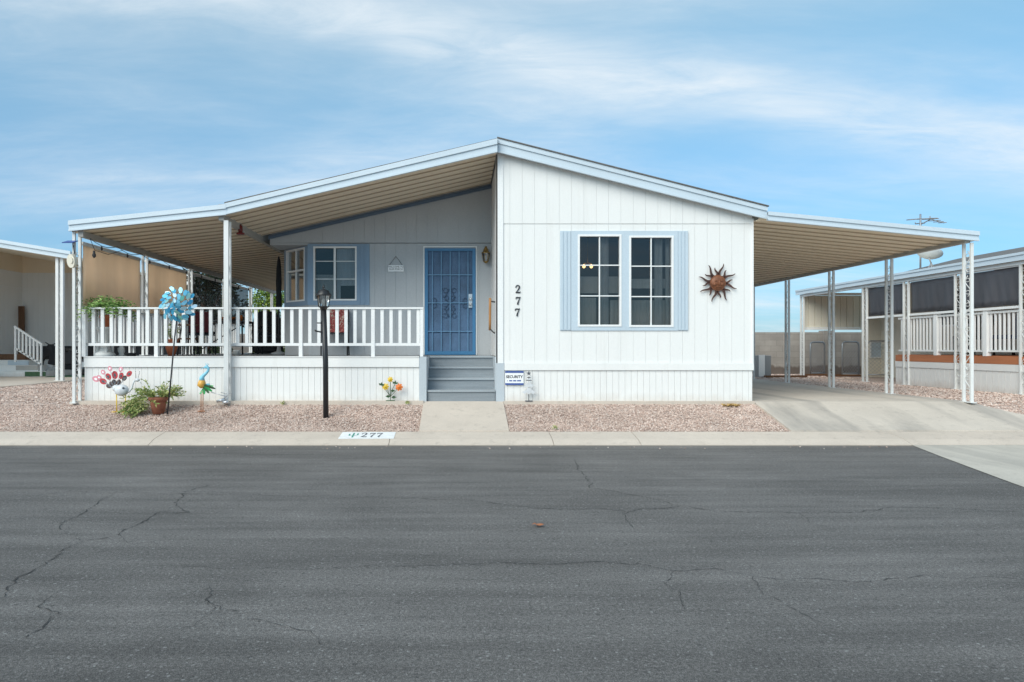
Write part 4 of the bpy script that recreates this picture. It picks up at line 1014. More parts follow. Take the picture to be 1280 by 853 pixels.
tag(MB().lathe((x, y, z), [(.08, 0), (.16, .05), (.20, .09), (.18, .09), (.08, .02)], 16).build('orange_bowl', M['orange'], None, (x, y, z)), 'orange bowl on the dark patio table', 'bowl')
x, y, z = -4.95, 15.5, DZ + .735
tag(MB().lathe((x, y, z), [(.05, 0), (.06, .1), (.05, .14), (.055, .15), (.04, .15)], 12).build('orange_cup', M['orange'], None, (x, y, z)), 'orange cup standing behind the bowl on the patio table', 'cup')
# folding side table/stand
x, y = W(235, 12.9), 12.9
t = thing('folding_stand', (x, y, DZ), 'dark folding stand with two small wooden shelves behind the railing', 'stand')
mb = MB()
for sx in (-.16, .16): mb.tube([(x + sx, y - .1, DZ), (x + sx*.7, y, DZ + .62)], .012, 6); mb.tube([(x + sx, y + .15, DZ), (x + sx*.7, y, DZ + .62)], .012, 6)
mb.build('frame', M['black'], t)
for h_ in (.30, .56): MB().box(x - .15, x + .15, y - .1, y + .1, DZ + h_, DZ + h_ + .03).build('shelf', M['wood_dark'], t)
x, y = W(296, 13.6), 13.6
tag(MB().lathe((x, y, DZ), [(.05, 0), (.075, .08), (.08, .10), (.07, .1), (.04, .02)], 14).build('white_planter', M['stone_white'], None, (x, y, DZ)), 'small white planter on the porch floor below the table', 'planter')
# covered grill
x, y = W(334, 17.5), 17.5
t = thing('covered_grill', (x, y, DZ), 'grill under a black cover standing beside the house', 'grill')
mb = MB(); mb.prism([(-.32, .02), (.32, .02), (.34, .60), (.28, .95), (.14, 1.08), (-.14, 1.08), (-.28, .95), (-.34, .60)], 'y', y - .25, y + .25, lambda u, v, a: (x + u, a, DZ + v)); mb.build('cover', M['dark'], t, bev=.06)
mb = MB(); mb.box(x - .3, x + .3, y - .2, y + .2, DZ, DZ + .02); mb.build('base', M['charcoal'], t)
x, y = W(348.5, 14.2), 14.2
t = thing('umbrella', (x, y, DZ), 'dark closed patio umbrella standing at the corner of the bay window', 'umbrella')
mb = MB(); mb.lathe((x, y, DZ), [(.16, 0), (.16, .04), (.05, .07), (.03, .2), (.001, .2)], 16); mb.build('stand', M['grey'], t)
mb = MB(); mb.tube([(x, y, DZ + .1), (x, y, DZ + 2.0)], .018, 8); mb.build('pole', M['charcoal'], t)
mb = MB(); mb.lathe((x, y, DZ), [(.03, .95), (.065, 1.0), (.055, 1.3), (.062, 1.5), (.05, 1.8), (.035, 1.95), (.012, 2.05)], 10); mb.build('canopy', M['dark'], t)
# hummingbird feeder
x, y = W(300.5, 11.9), 11.9; z = H(287, y)
t = thing('hummingbird_feeder', (x, y, z), 'red glass hummingbird feeder hanging from the awning beam', 'bird feeder')
mb = MB(); mb.lathe((x, y, z), [(.03, -.05), (.04, -.03), (.038, .06), (.02, .075), (.018, .09)], 12); mb.build('bottle', M['red_glass'], t)
mb = MB(); mb.lathe((x, y, z), [(.03, -.095), (.07, -.09), (.075, -.07), (.05, -.052), (.02, -.05)], 12); mb.build('dish', M['red_glass'], t)
mb = MB(); mb.tube([(x, y, z + .09), (x, y, 3.44)], .003, 4); mb.build('wire', M['black'], t)
# shade screens hung from the beam on the left side
def shade(y0, y1, x, z0, z1, m, label, cat, group, rail='white_metal', amp=.006, parent_rail=True):
    t = thing('shade_screen', (x, (y0+y1)/2, z1), label, cat, group)
    mb = MB(); n = 24; vs = []
    for i in range(n+1):
        y = y0 + (y1-y0)*i/n; xx = x + amp*math.sin(i*1.1) + amp*.6*math.sin(i*2.7)
        vs += [(xx, y, z0), (xx, y, z1)]
    mb.add(vs, [(2*i, 2*i+2, 2*i+3, 2*i+1) for i in range(n)], True); mb.build('cloth', M[m], t, solid=.004)
    mb = MB(); mb.tube([(x, y0, z1), (x, y1, z1)], .035, 8); mb.build('roller', M[rail], t)
    mb = MB(); mb.tube([(x, y0, z0), (x, y1, z0)], .018, 6); mb.build('hem_bar', M['beam'] if rail == 'white_metal' and parent_rail else M[rail], t)
    return t
ptop = 3.06
for k, (m, lab) in enumerate((('tan_cloth', 'tan roll down sun shade between the first two left patio posts'), ('tan_cloth', 'tan roll down sun shade between the second and third left patio posts'), ('screen_dark', 'dark mesh sun screen with a tree showing through on the left patio'), ('screen_dark', 'narrow looking dark mesh screen next to the open end of the patio'))):
    shade(11.30 + 2.28*k, 13.30 + 2.28*k, -6.215, 2.02, ptop, m, lab, 'sun shade', 'sun shades along the left patio')
# string lights along the beam
t = thing('string_lights', (-6.05, 11.2, 3.12), 'string of dark patio bulbs looped along the left awning beam', 'string lights')
mb = MB(); pts = []
for i in range(61):
    y = 11.2 + i*.18; z = 3.125 - .07*abs(math.sin(i*math.pi/5)); pts.append((-6.04, y, z))
    if i % 5 == 2: MB().lathe((-6.04, y, z - .08), [(.004, 0), (.018, .02), (.018, .04), (.011, .06), (.011, .08)], 8).build('bulb', M['charcoal'], t)
mb.tube(pts, .006, 4)
mb.tube([(-6.04, 11.2, 3.12), (-6.02, 11.3, 2.95), (-5.95, 11.6, 2.92), (-5.9, 12.0, 3.05)], .005, 4); MB().lathe((-6.03, 11.3, 2.82), [(.005, 0), (.03, .03), (.03, .06), (.018, .085), (.018, .12)], 8).build('bulb', M['charcoal'], t)
mb.build('cable', M['black'], t)
# solar flood light on the corner post
Y = 11.0
t = thing('solar_light', P(89, 318, Y), 'solar panel and round floodlight clamped to the corner post of the awning', 'solar light')
mb = MB(); c = P(87.5, 305, Y); mb.add([(c[0] - .085, Y - .08, c[2] + .0), (c[0] + .085, Y - .08, c[2] + .0), (c[0] + .1, Y + .06, c[2] + .05), (c[0] - .07, Y + .06, c[2] + .05)], [(0, 1, 2, 3)]); mb.build('solar_panel', M['sign_blue'], t, solid=.012)
mb = MB(); mb.tube([P(92, 307, Y), P(93, 316, Y), P(91, 324, Y)], .010, 6); mb.build('bracket', M['charcoal'], t)
mb = MB(); mb.disc(P(90, 326.5, Y - .05), (-.2, -1, -.1), .072, .11, .06, 18); mb.disc(P(89, 325.5, Y - .09), (-.2, -1, -.1), .03, .05, .02, 10); mb.build('lamp_head', M['cream'], t)

# ------------------------------------------------------------------ neighbour at the right
rn = thing('neighbour_house', (13.0, 15, .44), 'white neighbouring mobile home beyond the carport with grey shingle roof', 'house')
mb = MB()
boards(mb, 11.6, 21.0, .44, 3.2, .203, .008, lambda u, w, z: (13.0 + w, u, z), ((14.2, 15.4, 1.9, 2.9), (17.2, 18.6, 1.9, 2.9)))
boards(mb, 12.45, 15.5, .44, 3.2, .203, .008, frontfn(21.0), ((W(1087, 21), W(1110, 21), H(448, 21), H(426.5, 21)),), back=.08)
mb.box(12.95, 18, 11.6, 11.69, .44, 3.3); mb.box(18, 18.1, 11.6, 21.1, .44, 3.3)
mb.build('wall', M['cream'], rn)
for y0, y1 in ((14.2, 15.4), (17.2, 18.6)):
    mb = MB(); mb.box(12.98, 13.03, y0, y0 + .05, 1.9, 2.9); mb.box(12.98, 13.03, y1 - .05, y1, 1.9, 2.9); mb.box(12.98, 13.03, y0 + .05, y1 - .05, 2.85, 2.9); mb.box(12.98, 13.03, y0 + .05, y1 - .05, 1.9, 1.95); w = mb.build('window', M['white_trim'], rn)
    mb = MB(); mb.box(13.0, 13.01, y0 + .05, y1 - .05, 1.95, 2.85); mb.build('pane', M['charcoal'], w)
mb = MB(); a, b, c, d = W(1087, 21), W(1110, 21), H(448, 21), H(426.5, 21); mb.box(a, a + .04, 20.97, 21.05, c, d); mb.box(b - .04, b, 20.97, 21.05, c, d); mb.box(a + .04, b - .04, 20.97, 21.05, d - .04, d); mb.box(a + .04, b - .04, 20.97, 21.05, c, c + .04); w = mb.build('window', M['white_trim'], rn)
mb = MB(); mb.box(a + .04, b - .04, 21.0, 21.01, c + .04, d - .04); mb.build('pane', M['trim_blue'], w)
mb = MB(); mb.prism([(12.9, 3.46), (12.9, 3.38), (15.6, 4.02), (18.3, 3.38), (18.3, 3.46), (15.6, 4.12)], 'y', 11.4, 21.3); mb.build('roof', M['shingle'], rn)
NX = 10.8
na = thing('neighbour_awning', (NX, 16, .44), 'white awning with scrolled posts along the neighbouring home past the carport', 'awning')
mb = MB(); mb.prism([(NX - .08, 3.05), (13.0, 3.32), (13.0, 3.38), (NX - .08, 3.14)], 'y', 11.4, 21.6); mb.build('awning_roof', M['tan_pan'], na)
mb = MB(); mb.box(NX - .13, NX - .082, 11.4, 21.6, 3.0, 3.15); mb.box(NX - .15, NX - .131, 11.4, 21.6, 3.10, 3.15); mb.box(NX - .08, 13, 11.34, 11.39, 3.0, 3.2); mb.build('fascia', M['fascia'], na)
mb = MB(); mb.box(NX - .05, NX + .05, 11.5, 21.5, 2.93, 3.0); mb.build('beam', M['white_trim'], na)
for y in (11.5, 13.0, 14.72, 16.43, 18.1, 21.4): scroll_post(na, NX - .02, y, .44, 2.93, .17, .05)
mb = MB(); boards(mb, NX + .05, 12.75, 1.98, 2.98, .2, .02, frontfn(21.45), (), gap=.02, back=.05); mb.build('end_panel', M['cream'], na)
mb = MB(); mb.box(NX + .05, 12.75, 21.40, 21.44, 1.90, 1.975); mb.box(NX + .05, 12.75, 21.40, 21.44, 2.985, 3.06); mb.build('end_rail', M['white_trim'], na)
nd_ = thing('neighbour_deck', (NX, 15, .44), 'neighbour deck with red brown edge board and white skirting', 'deck')
mb = MB(); mb.box(NX + .02, 12.98, 11.6, 16.8, 1.13, 1.17); mb.build('deck_floor', M['redwood'], nd_)
mb = MB(); mb.box(NX - .012, NX + .018, 11.6, 16.85, 1.01, 1.16); mb.build('edge_board', M['redwood'], nd_)
mb = MB(); mb.box(NX - .02, NX + .01, 11.6, 16.85, .87, 1.005); boards(mb, 11.6, 16.85, .44, .868, .15, .01, lambda u, w, z: (NX - .005 + w, u, z), (), gap=.012, back=.05)
mb.box(NX + .06, 12.9, 16.80, 16.85, .44, 1.12); mb.build('skirting', M['white'], nd_)
nr = thing('neighbour_railing', (NX, 15, 1.17), 'white baluster railing along the neighbour deck below dark screens', 'railing')
mb = MB(); mb.box(NX + .02, NX + .08, 11.6, 16.8, 2.03, 2.075); mb.build('top_rail', M['white_trim'], nr)
mb = MB(); mb.box(NX + .03, NX + .07, 11.6, 16.8, 1.25, 1.29); mb.build('bottom_rail', M['white_trim'], nr)
y = 11.66; k = 0
while y < 16.8:
    mb = MB()
    if k % 13 == 8: mb.box(NX + .0, NX + .10, y - .05, y + .05, 1.165, 2.12)
    else: mb.box(NX + .035, NX + .065, y - .016, y + .016, 1.291, 2.029)
    mb.build('rail_post' if k % 13 == 8 else 'baluster', M['white_trim'], nr); y += .112; k += 1
zb = H(403.5, 18.0)
for i, (y0, y1, lab) in enumerate(((11.62, 12.88, 'dark grey sun screen on the neighbour deck, nearest the street and cut by the frame'), (13.12, 14.60, 'dark grey sun screen on the neighbour deck, seen right of the front carport posts'), (14.84, 16.31, 'wrinkled dark grey sun screen on the neighbour deck, between second carport post and front posts'), (16.55, 18.0, 'smallest dark grey sun screen at the far end of the neighbour deck'))):
    t = thing('shade_screen', (NX, (y0+y1)/2, 2.9), lab, 'sun screen', 'dark sun screens on the neighbour deck')
    mb = MB(); n = 30; vs = []; random.seed(60 + i)
    for j in range(7):
        for q in range(n+1):
            u = q/n; v = j/6; vs.append((NX + .01 + (.014*math.sin(u*17 + v*2.2 + i) + .009*math.sin(u*41 - v*5))*(1 - v*.6), y0 + (y1-y0)*u, 2.17 + .73*v))
    mb.add(vs, [(j*(n+1)+q, j*(n+1)+q+1, (j+1)*(n+1)+q+1, (j+1)*(n+1)+q) for j in range(6) for q in range(n)], True); mb.build('cloth', M['screen_grey'], t, solid=.004)
    mb = MB(); mb.box(NX - .02, NX + .02, y0 - .02, y1 + .02, 2.10, 2.15); mb.build('hem_bar', M['white_trim'], t)
    mb = MB(); mb.box(NX - .02, NX + .02, y0 - .02, y1 + .02, 2.905, 2.928); mb.build('roller', M['white_trim'], t)
def nchair(x, y, rz, lab, cm):
    t = thing('deck_chair', (x, y, 1.17), lab, 'chair', 'chairs on the neighbour deck'); t.rotation_euler = (0, 0, rz); BASE[t.name] = (0, 0, 0)
    MB().box(-.27, .27, -.27, .27, .36, .45).build('seat', M[cm], t, bev=.02)
    mb = MB(); mb.prism([(.2, .45), (.28, .45), (.36, .92), (.30, .92)], 'x', -.27, .27); mb.build('backrest', M[cm], t, bev=.02)
    for a in (-.24, .24):
        for b in (-.24, .24): MB().tube([(a, b, 0), (a, b, .36)], .02, 6).build('leg', M['black'], t)
nchair(11.9, 13.6, -1.2, 'dark chair on the neighbour deck closest to the street', 'dark'); nchair(12.2, 15.0, -1.5, 'blue cushioned chair on the neighbour deck behind the wrinkled screen', 'bluecloth'); nchair(12.1, 16.1, -1.6, 'dark chair at the far end of the neighbour deck', 'dark')
# roof antenna and dish
Y = 20.0; x = W(1150.5, Y); zt = H(272, Y)
t = thing('roof_antenna', (x, Y, 3.75), 'old television antenna with many arms on a mast above the carport roof', 'antenna')
mb = MB(); mb.tube([(x, Y, 3.45), (x, Y, zt + .1)], .028, 6); mb.build('mast', M['silver'], t)
mb = MB(); mb.tube([P(1134, 275, Y), P(1150, 273.5, Y - .3), P(1165, 274.5, Y), P(1180, 279, Y + .2)], .011, 5)
for px, py, L in ((1137, 275, .12), (1141, 274.6, .16), (1145, 274, .2), (1153, 274, .22), (1157, 273.5, .28), (1160, 273.5, .34), (1163, 274, .3), (1168, 276, .22), (1173, 277.5, .18), (1178, 278.6, .14)):
    p = Vector(P(px, py, Y)); mb.tube([p + Vector((-.3*L, -1.6*L, -L*.25)), p + Vector((.3*L, 1.6*L, L*.25))], .012, 4)
mb.tube([P(1144, 278, Y), P(1144, 280, Y), P(1156, 279, Y)], .015, 4); mb.tube([P(1162.5, 270.5, Y), P(1163, 275, Y)], .02, 4); mb.tube([P(1150.5, 281, Y), P(1162, 275, Y)], .015, 4); mb.build('antenna_arms', M['grey'], t)
Y = 18.5; c = Vector(P(1161, 317, Y)); 
t = thing('satellite_dish', tuple(P(1164, 335, Y)), 'pale satellite dish on a short tripod on the neighbour roof', 'satellite dish')
ax = Vector((.35, .25, .8)).normalized(); rot = ax.to_track_quat('Z', 'Y').to_matrix(); mb = MB(); n = 24; vs = []
for i in range(7):
    r = .30*i/6; 
    for j in range(n): q = rot @ Vector((r*math.cos(j*6.2832/n), r*math.sin(j*6.2832/n), 1.6*r*r)); vs.append(c + q + Vector((0, 0, -.1)))
mb.add(vs, [(i*n+j, i*n+(j+1) % n, (i+1)*n+(j+1) % n, (i+1)*n+j) for i in range(6) for j in range(n)], True); mb.build('reflector', M['dish'], t, solid=.01)
b0 = Vector(P(1164, 334, Y)); mb = MB(); mb.tube([c + Vector((0, 0, -.12)), b0 + Vector((0, 0, .1))], .02, 6)
for a in (0, 2.1, 4.2): mb.tube([b0 + Vector((0, 0, .12)), b0 + Vector((.12*math.cos(a), .12*math.sin(a), -.12))], .014, 5)
mb.tube([c + ax*.02, c + ax*.32], .012, 5); mb.build('mount', M['grey'], t)
# block wall and chain link panels
mb = MB(); mb.box(3, 60, 23.6, 23.8, .2, H(415.5, 23.6)); mb.box(W(1028, 23.6), W(1040, 23.6), 23.5, 23.85, .2, H(414.5, 23.6) + .03)
tag(mb.build('block_wall', M['block'], None, (10, 23.7, .44)), 'grey concrete block wall with a dark damp band behind the carport', 'wall')
mb = MB(); mb.box(-60, -2.6, 27.6, 27.8, .2, 1.9)
tag(mb.build('block_wall', M['block'], None, (-10, 27.7, .44)), 'grey block wall seen past the left patio behind the green shrub', 'wall')
def chain(x0, x1, y0, y1, z0, z1, lab):
    t = thing('chain_link_panel', ((x0+x1)/2, (y0+y1)/2, z0), lab, 'chain link panel', 'chain link panels behind the carport')
    A = Vector((x0, y0, 0)); D = Vector((x1-x0, y1-y0, 0)); L = D.length; D = D/L; c = .10
    def q(u, z): p = A + D*u; return (p.x, p.y, z)
    mb = MB(); mb.tube([q(0, z0), q(0, z1 - c), q(c*.3, z1 - c*.3), q(c, z1), q(L - c, z1), q(L - c*.3, z1 - c*.3), q(L, z1 - c), q(L, z0)], .024, 8); mb.tube([q(0, z0 + .08), q(L, z0 + .08)], .02, 6); mb.build('frame', M['galv'], t)
    mb = MB(); s = .11; h = z1 - z0 - .08
    k = -h
    while k < L:
        for sg in (1, -1):
            u0, u1 = max(k, 0), min(k + h, L)
            if u1 > u0:
                za, zb_ = z0 + .08 + (u0 - k), z0 + .08 + (u1 - k)
                if sg < 0: za, zb_ = z0 + z1 + .08 - za, z0 + z1 + .08 - zb_
                mb.bar(q(u0, za), q(u1, zb_), .005)
        k += s
    mb.build('wire_mesh', M['galv'], t)
Y = 21.9
chain(W(1013, Y), W(1037, Y), Y, Y + .3, .44, H(428, Y), 'chain link panel beside the middle carport post, against the block wall')
chain(W(1053, 21.6), W(1078, 21.6), 21.6, 21.8, .44, H(427.5, 21.6), 'chain link panel between the third and fourth neighbour posts')
chain(W(1084, 20.7), W(1113, 20.7), 20.7, 20.5, .44, H(426.5, 20.7), 'chain link panel in front of the small blue window')
x, y = W(953, 21.0), 21.0
t = thing('utility_cabinet', (x, y, .44), 'pale grey metal utility cabinet behind the last carport post', 'cabinet')
mb = MB(); mb.box(x - .16, x + .2, y - .15, y + .2, .44, 1.10); mb.build('casing', M['grey'], t, bev=.01)
mb = MB(); mb.box(x - .18, x + .0, y - .17, y - .151, .46, 1.12); mb.build('front_panel', M['white_trim'], t)
random.seed(77)
for i, (px, py) in enumerate(((985, 472), (1030, 470), (1062, 471))):
    p = G(px, py, .44); mb = MB(); mb.bar((p[0] - .7, p[1], .47), (p[0] + .6, p[1] + .1, .47), .12, .06); tag(mb.build('timber', M['wood_dark'], None, p), ['weathered timber lying at the foot of the block wall', 'weathered timber lying beside the middle carport post', 'weathered timber lying under the chain link panels'][i], 'timber', 'timbers lying on the far gravel')

# ------------------------------------------------------------------ neighbour at the left
ln = thing('neighbour_house', (-15.4, 24, .44), 'white neighbouring home under an awning beyond the left patio', 'house')
LXX, LY = -15.4, 24.1
mb = MB(); boards(mb, LXX, -9.2, 1.40, 3.98, .203, .008, frontfn(LY), ()); boards(mb, 14, LY, .95, 3.98, .203, .008, lambda u, w, z: (LXX - w, u, z), ()); mb.build('wall', M['white'], ln)
mb = MB(); mb.prism([(LXX, 3.98), (-9.2, 3.98), (-9.2, 3.99), (-12.0, 3.99), (LXX, 4.62)], 'y', LY - .02, LY + .05); mb.box(LXX + .003, LXX + .03, 14, LY - .03, 3.98, 4.62); mb.build('gable_panel', M['tan_pan'], ln)
mb = MB(); mb.box(LXX, -9.2, LY + .1, LY + .2, .44, 1.40); mb.build('base_panel', M['charcoal'], ln)
mb = MB(); mb.box(LXX + .002, LXX + .02, 14, LY, H(361.5, LY), H(361.5, LY) + .03); mb.box(LXX + .02, -9.2, LY - .015, LY - .003, H(362, LY), H(362, LY) + .03); mb.build('siding_seam', M['white_trim'], ln)
la = thing('neighbour_awning', (-11, 18.2, .44), 'awning of the left neighbour with pale fascia and paired white posts', 'awning')
def zln(x): return 1.335 + (435 - 322)*18.2/F - .165*(x + 10.6)
mb = MB(); mb.prism([(-18, zln(-18) + .02), (-10.4, zln(-10.4) + .02), (-10.4, zln(-10.4) + .1), (-18, zln(-18) + .1)], 'y', 18.3, 24.5); mb.build('awning_roof', M['tan_pan'], la)
mb = MB(); mb.prism([(-18, zln(-18)), (-10.35, zln(-10.35)), (-10.35, zln(-10.35) + .2), (-18, zln(-18) + .2)], 'y', 18.24, 18.295); mb.prism([(-18, zln(-18) + .12), (-10.35, zln(-10.35) + .12), (-10.35, zln(-10.35) + .21), (-18, zln(-18) + .21)], 'y', 18.2, 18.239); mb.build('fascia', M['fascia'], la)
t_ = .075; xx = W(75, 18.4); mb = MB()
for dx in (-.065, .065): mb.box(xx + dx - t_/2, xx + dx + t_/2, 18.36, 18.36 + t_, .44, zln(xx))
mb.box(xx - .13, xx + .13, 18.33, 18.47, .44, .46)
po = mb.build('post', M['white_metal'], la)
sc_ = MB(); zz = .6
while zz < 3.4: sc_.tube([(xx + .026*math.sin(i*.9), 18.39, zz + i*.05) for i in range(8)], .008, 4); zz += .4
sc_.build('scrollwork', M['white_metal'], po)
mb = MB(); mb.box(-24, -10.4, 11.4, 24.05, .3, .452); st(mb.build('patio_slab', M['concrete']))
ls = thing('entry_steps', (-13.5, 21.2, .45), 'three white entry steps with coloured mats under the left awning', 'steps')
x0 = LXX + .01
for i, (x1, z, m, a_) in enumerate(((W(57, 21), .61, 'green_dark', .63), (W(47.5, 21.2), .79, 'beam', .68), (W(36, 21.4), .95, 'trim_blue', .65))):
    y_ = 21 + .2*i
    mb = MB(); mb.box(x0, x1, y_, 22.6, z - (.158 if i == 0 else .18), z); sp_ = mb.build('step', M['white'], ls)
    mb = MB(); mb.box(x1 - a_, x1 + .005, y_ - .014, y_ - .002, z - .15, z - .01); mb.build('step_facing', M[m], sp_)
mb = MB(); mb.box(x0, W(31, 21.7), 21.7, 22.6, .952, 1.13); mb.build('landing', M['wood_dark'], ls)
RYY = 20.96
hr = thing('stair_railing', (-13.2, RYY, .45), 'white sloping handrail with pickets on the entry steps', 'railing')
A, B = Vector(P(18, 408, RYY)), Vector(P(53, 431, RYY))
mb = MB(); mb.bar(A, B, .06, .05); mb.build('handrail', M['white_trim'], hr)
A2, B2 = Vector(P(20, 436, RYY)), Vector(P(52, 456, RYY)); mb = MB(); mb.bar(A2, B2, .05, .05); mb.build('lower_rail', M['white_trim'], hr)
for k in range(8):
    u = k/7; a = A.lerp(B, .04 + .92*u); b = A2.lerp(B2, u)
    if k in (0, 7): b = Vector((a.x, a.y, .46 if k == 7 else .9))
    mb = MB(); mb.bar((a.x, a.y, a.z - .02), (a.x, a.y, b.z), .05, .05); mb.build('picket', M['white_trim'], hr)
x, y = W(66, 21.6), 21.6
t = thing('motor_scooter', (x, y, .468), 'dark motor scooter with round wheels parked behind the left awning posts', 'scooter')
for dx in (-.05, .95):
    mb = MB(); pts = [(x + dx + .29*math.cos(k*6.2832/20), y, .47 + .335 + .29*math.sin(k*6.2832/20)) for k in range(21)]; mb.tube(pts, .045, 8); w = mb.build('wheel', M['rubber'], t)
    mb = MB(); mb.disc((x + dx, y, .805), (0, -1, 0), .09, .09, .06)
    for k in range(8): a = k*.785; mb.tube([(x + dx, y, .805), (x + dx + .27*math.cos(a), y, .805 + .27*math.sin(a))], .008, 4)
    mb.build('rim', M['silver'], w)
mb = MB(); mb.prism([(-.12, .35), (.2, .30), (.75, .36), (1.1, .62), (.62, .80), (.3, .62), (.12, .66), (-.02, .98), (-.12, .98), (-.05, .62)], 'y', y - .12, y + .12, lambda u, v, a: (x + u, a, .468 + v)); mb.build('body', M['dark'], t, bev=.04)
mb = MB(); mb.ball((x + .6, y, 1.26), (.36, .13, .07), 12, 8); mb.build('seat', M['black'], t)
mb = MB(); mb.tube([(x - .02, y - .35, 1.5), (x - .08, y, 1.42), (x - .02, y + .35, 1.5)], .016, 6); mb.ball((x - .12, y, 1.36), (.07, .07, .07), 10, 8); mb.build('handlebar', M['black'], t)
mb = MB(); x, y = W(27, 23.9), 23.9; mb.box(x - .12, x + .10, y - .02, y + .02, .453, H(383, y)); tag(mb.build('wood_plank', M['wood_dark'], None, (x, y, .453)), 'brown wooden plank standing in the corner behind the stair railing', 'plank')
mb = MB(); mb.box(W(57, 20.6), -10.9, 20.6, 22.2, .453, .467); tag(mb.build('floor_mat', M['turf'], None, (-11.5, 21, .453)), 'green outdoor mat on the slab under the scooter', 'mat')

# ------------------------------------------------------------------ plants behind
def tree(name, label, cat, x, y, z0, zc0, zc1, rx, n, m, L, seed, hole=.25):
    random.seed(seed); t = thing(name, (x, y, z0), label, cat)
    mb = MB(); mb.tube([(x, y, z0 - .1), (x + .05, y, (z0 + zc0)/2 + .2), (x - .04, y, (zc0 + zc1)/2)], [.11, .08, .05], 8)
    cl = []
    for k in range(16):
        a = random.uniform(0, 6.28); v = random.uniform(.05, .95); r = rx*random.uniform(.35, .85)*math.sqrt(max(.1, 1 - (2*v - 1)**2*.8))
        c = Vector((x + r*math.cos(a), y + r*math.sin(a), zc0 + (zc1 - zc0)*v)); cl.append((c, random.uniform(.35, .6)*rx))
        mb.tube([(x, y, zc0 + (zc1 - zc0)*v*.5), c], [.035, .012], 5)
    mb.build('trunk', M['wood_dark'], t)
    mb = MB()
    for _ in range(n):
        c, r = random.choice(cl); d = Vector((random.gauss(0, 1), random.gauss(0, 1), random.gauss(0, 1))).normalized(); p = c + d*r*random.uniform(.5, 1.05)
        mb.leaf(p, d + Vector((random.uniform(-.8, .8), random.uniform(-.8, .8), random.uniform(-.9, .3))), L*random.uniform(.7, 1.3), L*.5)
    mb.build('crown', M[m], t)
tree('citrus_shrub', 'bright yellow green leafy shrub past the far end of the patio', 'shrub', W(341, 24.5), 24.5, .44, .7, 3.35, .8, 3600, 'leaf_bright', .13, 3)
tree('dark_tree', 'dark evergreen tree showing through the black mesh screen of the left patio', 'tree', -7.75, 20.8, .44, 1.0, 4.4, 1.0, 6500, 'leaf_dark', .13, 4)
# dry weed clump at the corner of the house, leaf on the road
random.seed(88)
x, y = W(913, 11.0), 11.0; mb = MB()
for _ in range(60): a = random.uniform(0, 6.28); mb.leaf((x + random.uniform(-.12, .12), y + random.uniform(-.04, .04), gz(y)), (math.cos(a), math.sin(a), random.uniform(.1, .8)), .09, .012)
tag(mb.build('dry_weed', paint('straw', (.5, .33, .12), .9, .2), None, (x, y, gz(y))), 'clump of dry straw coloured weed at the right end of the skirting', 'weed')
for px, Y, lab in ((509, 11.07, 'tiny green weed by the right end of the porch footing'), (353, 11.07, 'tiny green weed at the footing left of the lamp post'), (694, 9.96, 'tiny green weed in the gravel against the kerb')):
    x = W(px, Y); mb = MB()
    for _ in range(16): a = random.uniform(0, 6.28); mb.leaf((x + random.uniform(-.03, .03), Y + random.uniform(-.02, .02), gz(Y) + random.uniform(0, .05)), (math.cos(a), math.sin(a), random.uniform(.4, 1.5)), .045, .014)
    tag(mb.build('weed', M['leaf_dusty'], None, (x, Y, gz(Y))), lab, 'weed', 'weeds')
p = G(673, 659); mb = MB()
pts = [(-.06, 0), (-.03, .022), (-.012, .012), (.012, .03), (.022, .012), (.06, .015), (.03, -.004), (.045, -.022), (.01, -.012), (-.02, -.024), (-.03, -.006)]
mb.add([(p[0] + u*.8, p[1] + v*1.4, .008 + .02*abs(math.sin(u*40)) ) for u, v in pts], [tuple(range(len(pts)))])
tag(mb.build('fallen_leaf', M['dry'], None, (p[0], p[1], 0), solid=.002), 'single brown fallen leaf lying on the asphalt road', 'leaf')
# lamp inside the front window
x, y, z = W(734.5, 13.0), 13.0, H(333, 13.0)
t = thing('ceiling_lamp', (x, y, 3.6), 'lit two bulb ceiling lamp glimpsed through the left front window', 'ceiling lamp')
mb = MB(); mb.tube([(x, y, 3.6), (x, y, z + .06)], .012, 6); mb.tube([(x - .07, y, z + .06), (x + .07, y, z + .06)], .01, 6); mb.build('stem', M['brass'], t)
for dx in (-.07, .07): MB().ball((x + dx, y, z), (.032, .032, .04), 10, 8).build('bulb', M['bulb_lit'], t)

# ------------------------------------------------------------------ sky, sun, camera
w = bpy.data.worlds.new('World'); S.world = w; w.use_nodes = True; nt = w.node_tree
bg = nt.nodes['Background']; bg.inputs['Strength'].default_value = .13
sun_dir = Vector((-.45, -.60, .56)).normalized(); el = math.asin(sun_dir.z); az = math.atan2(sun_dir.x, sun_dir.y)
sky = nt.nodes.new('ShaderNodeTexSky'); sky.sky_type = 'NISHITA'; sky.sun_disc = False; sky.sun_elevation = el; sky.sun_rotation = az % (2*math.pi)
sky.air_density = 1.0; sky.dust_density = 0.5; sky.ozone_density = 1.6
tc = nt.nodes.new('ShaderNodeTexCoord'); sep = nt.nodes.new('ShaderNodeSeparateXYZ'); nt.links.new(tc.outputs['Generated'], sep.inputs[0])
def mth(op, a, b=None, c=None):
    n = nt.nodes.new('ShaderNodeMath'); n.operation = op
    for i, v in enumerate((a, b, c)):
        if v is None: continue
        if isinstance(v, (int, float)): n.inputs[i].default_value = v
        else: nt.links.new(v, n.inputs[i])
    return n.outputs[0]
zz = mth('ADD', mth('MAXIMUM', sep.outputs[2], 0.0), .16)
cx_, cy_ = mth('DIVIDE', sep.outputs[0], zz), mth('DIVIDE', sep.outputs[1], zz)
cmb = nt.nodes.new('ShaderNodeCombineXYZ'); nt.links.new(cx_, cmb.inputs[0]); nt.links.new(cy_, cmb.inputs[1])
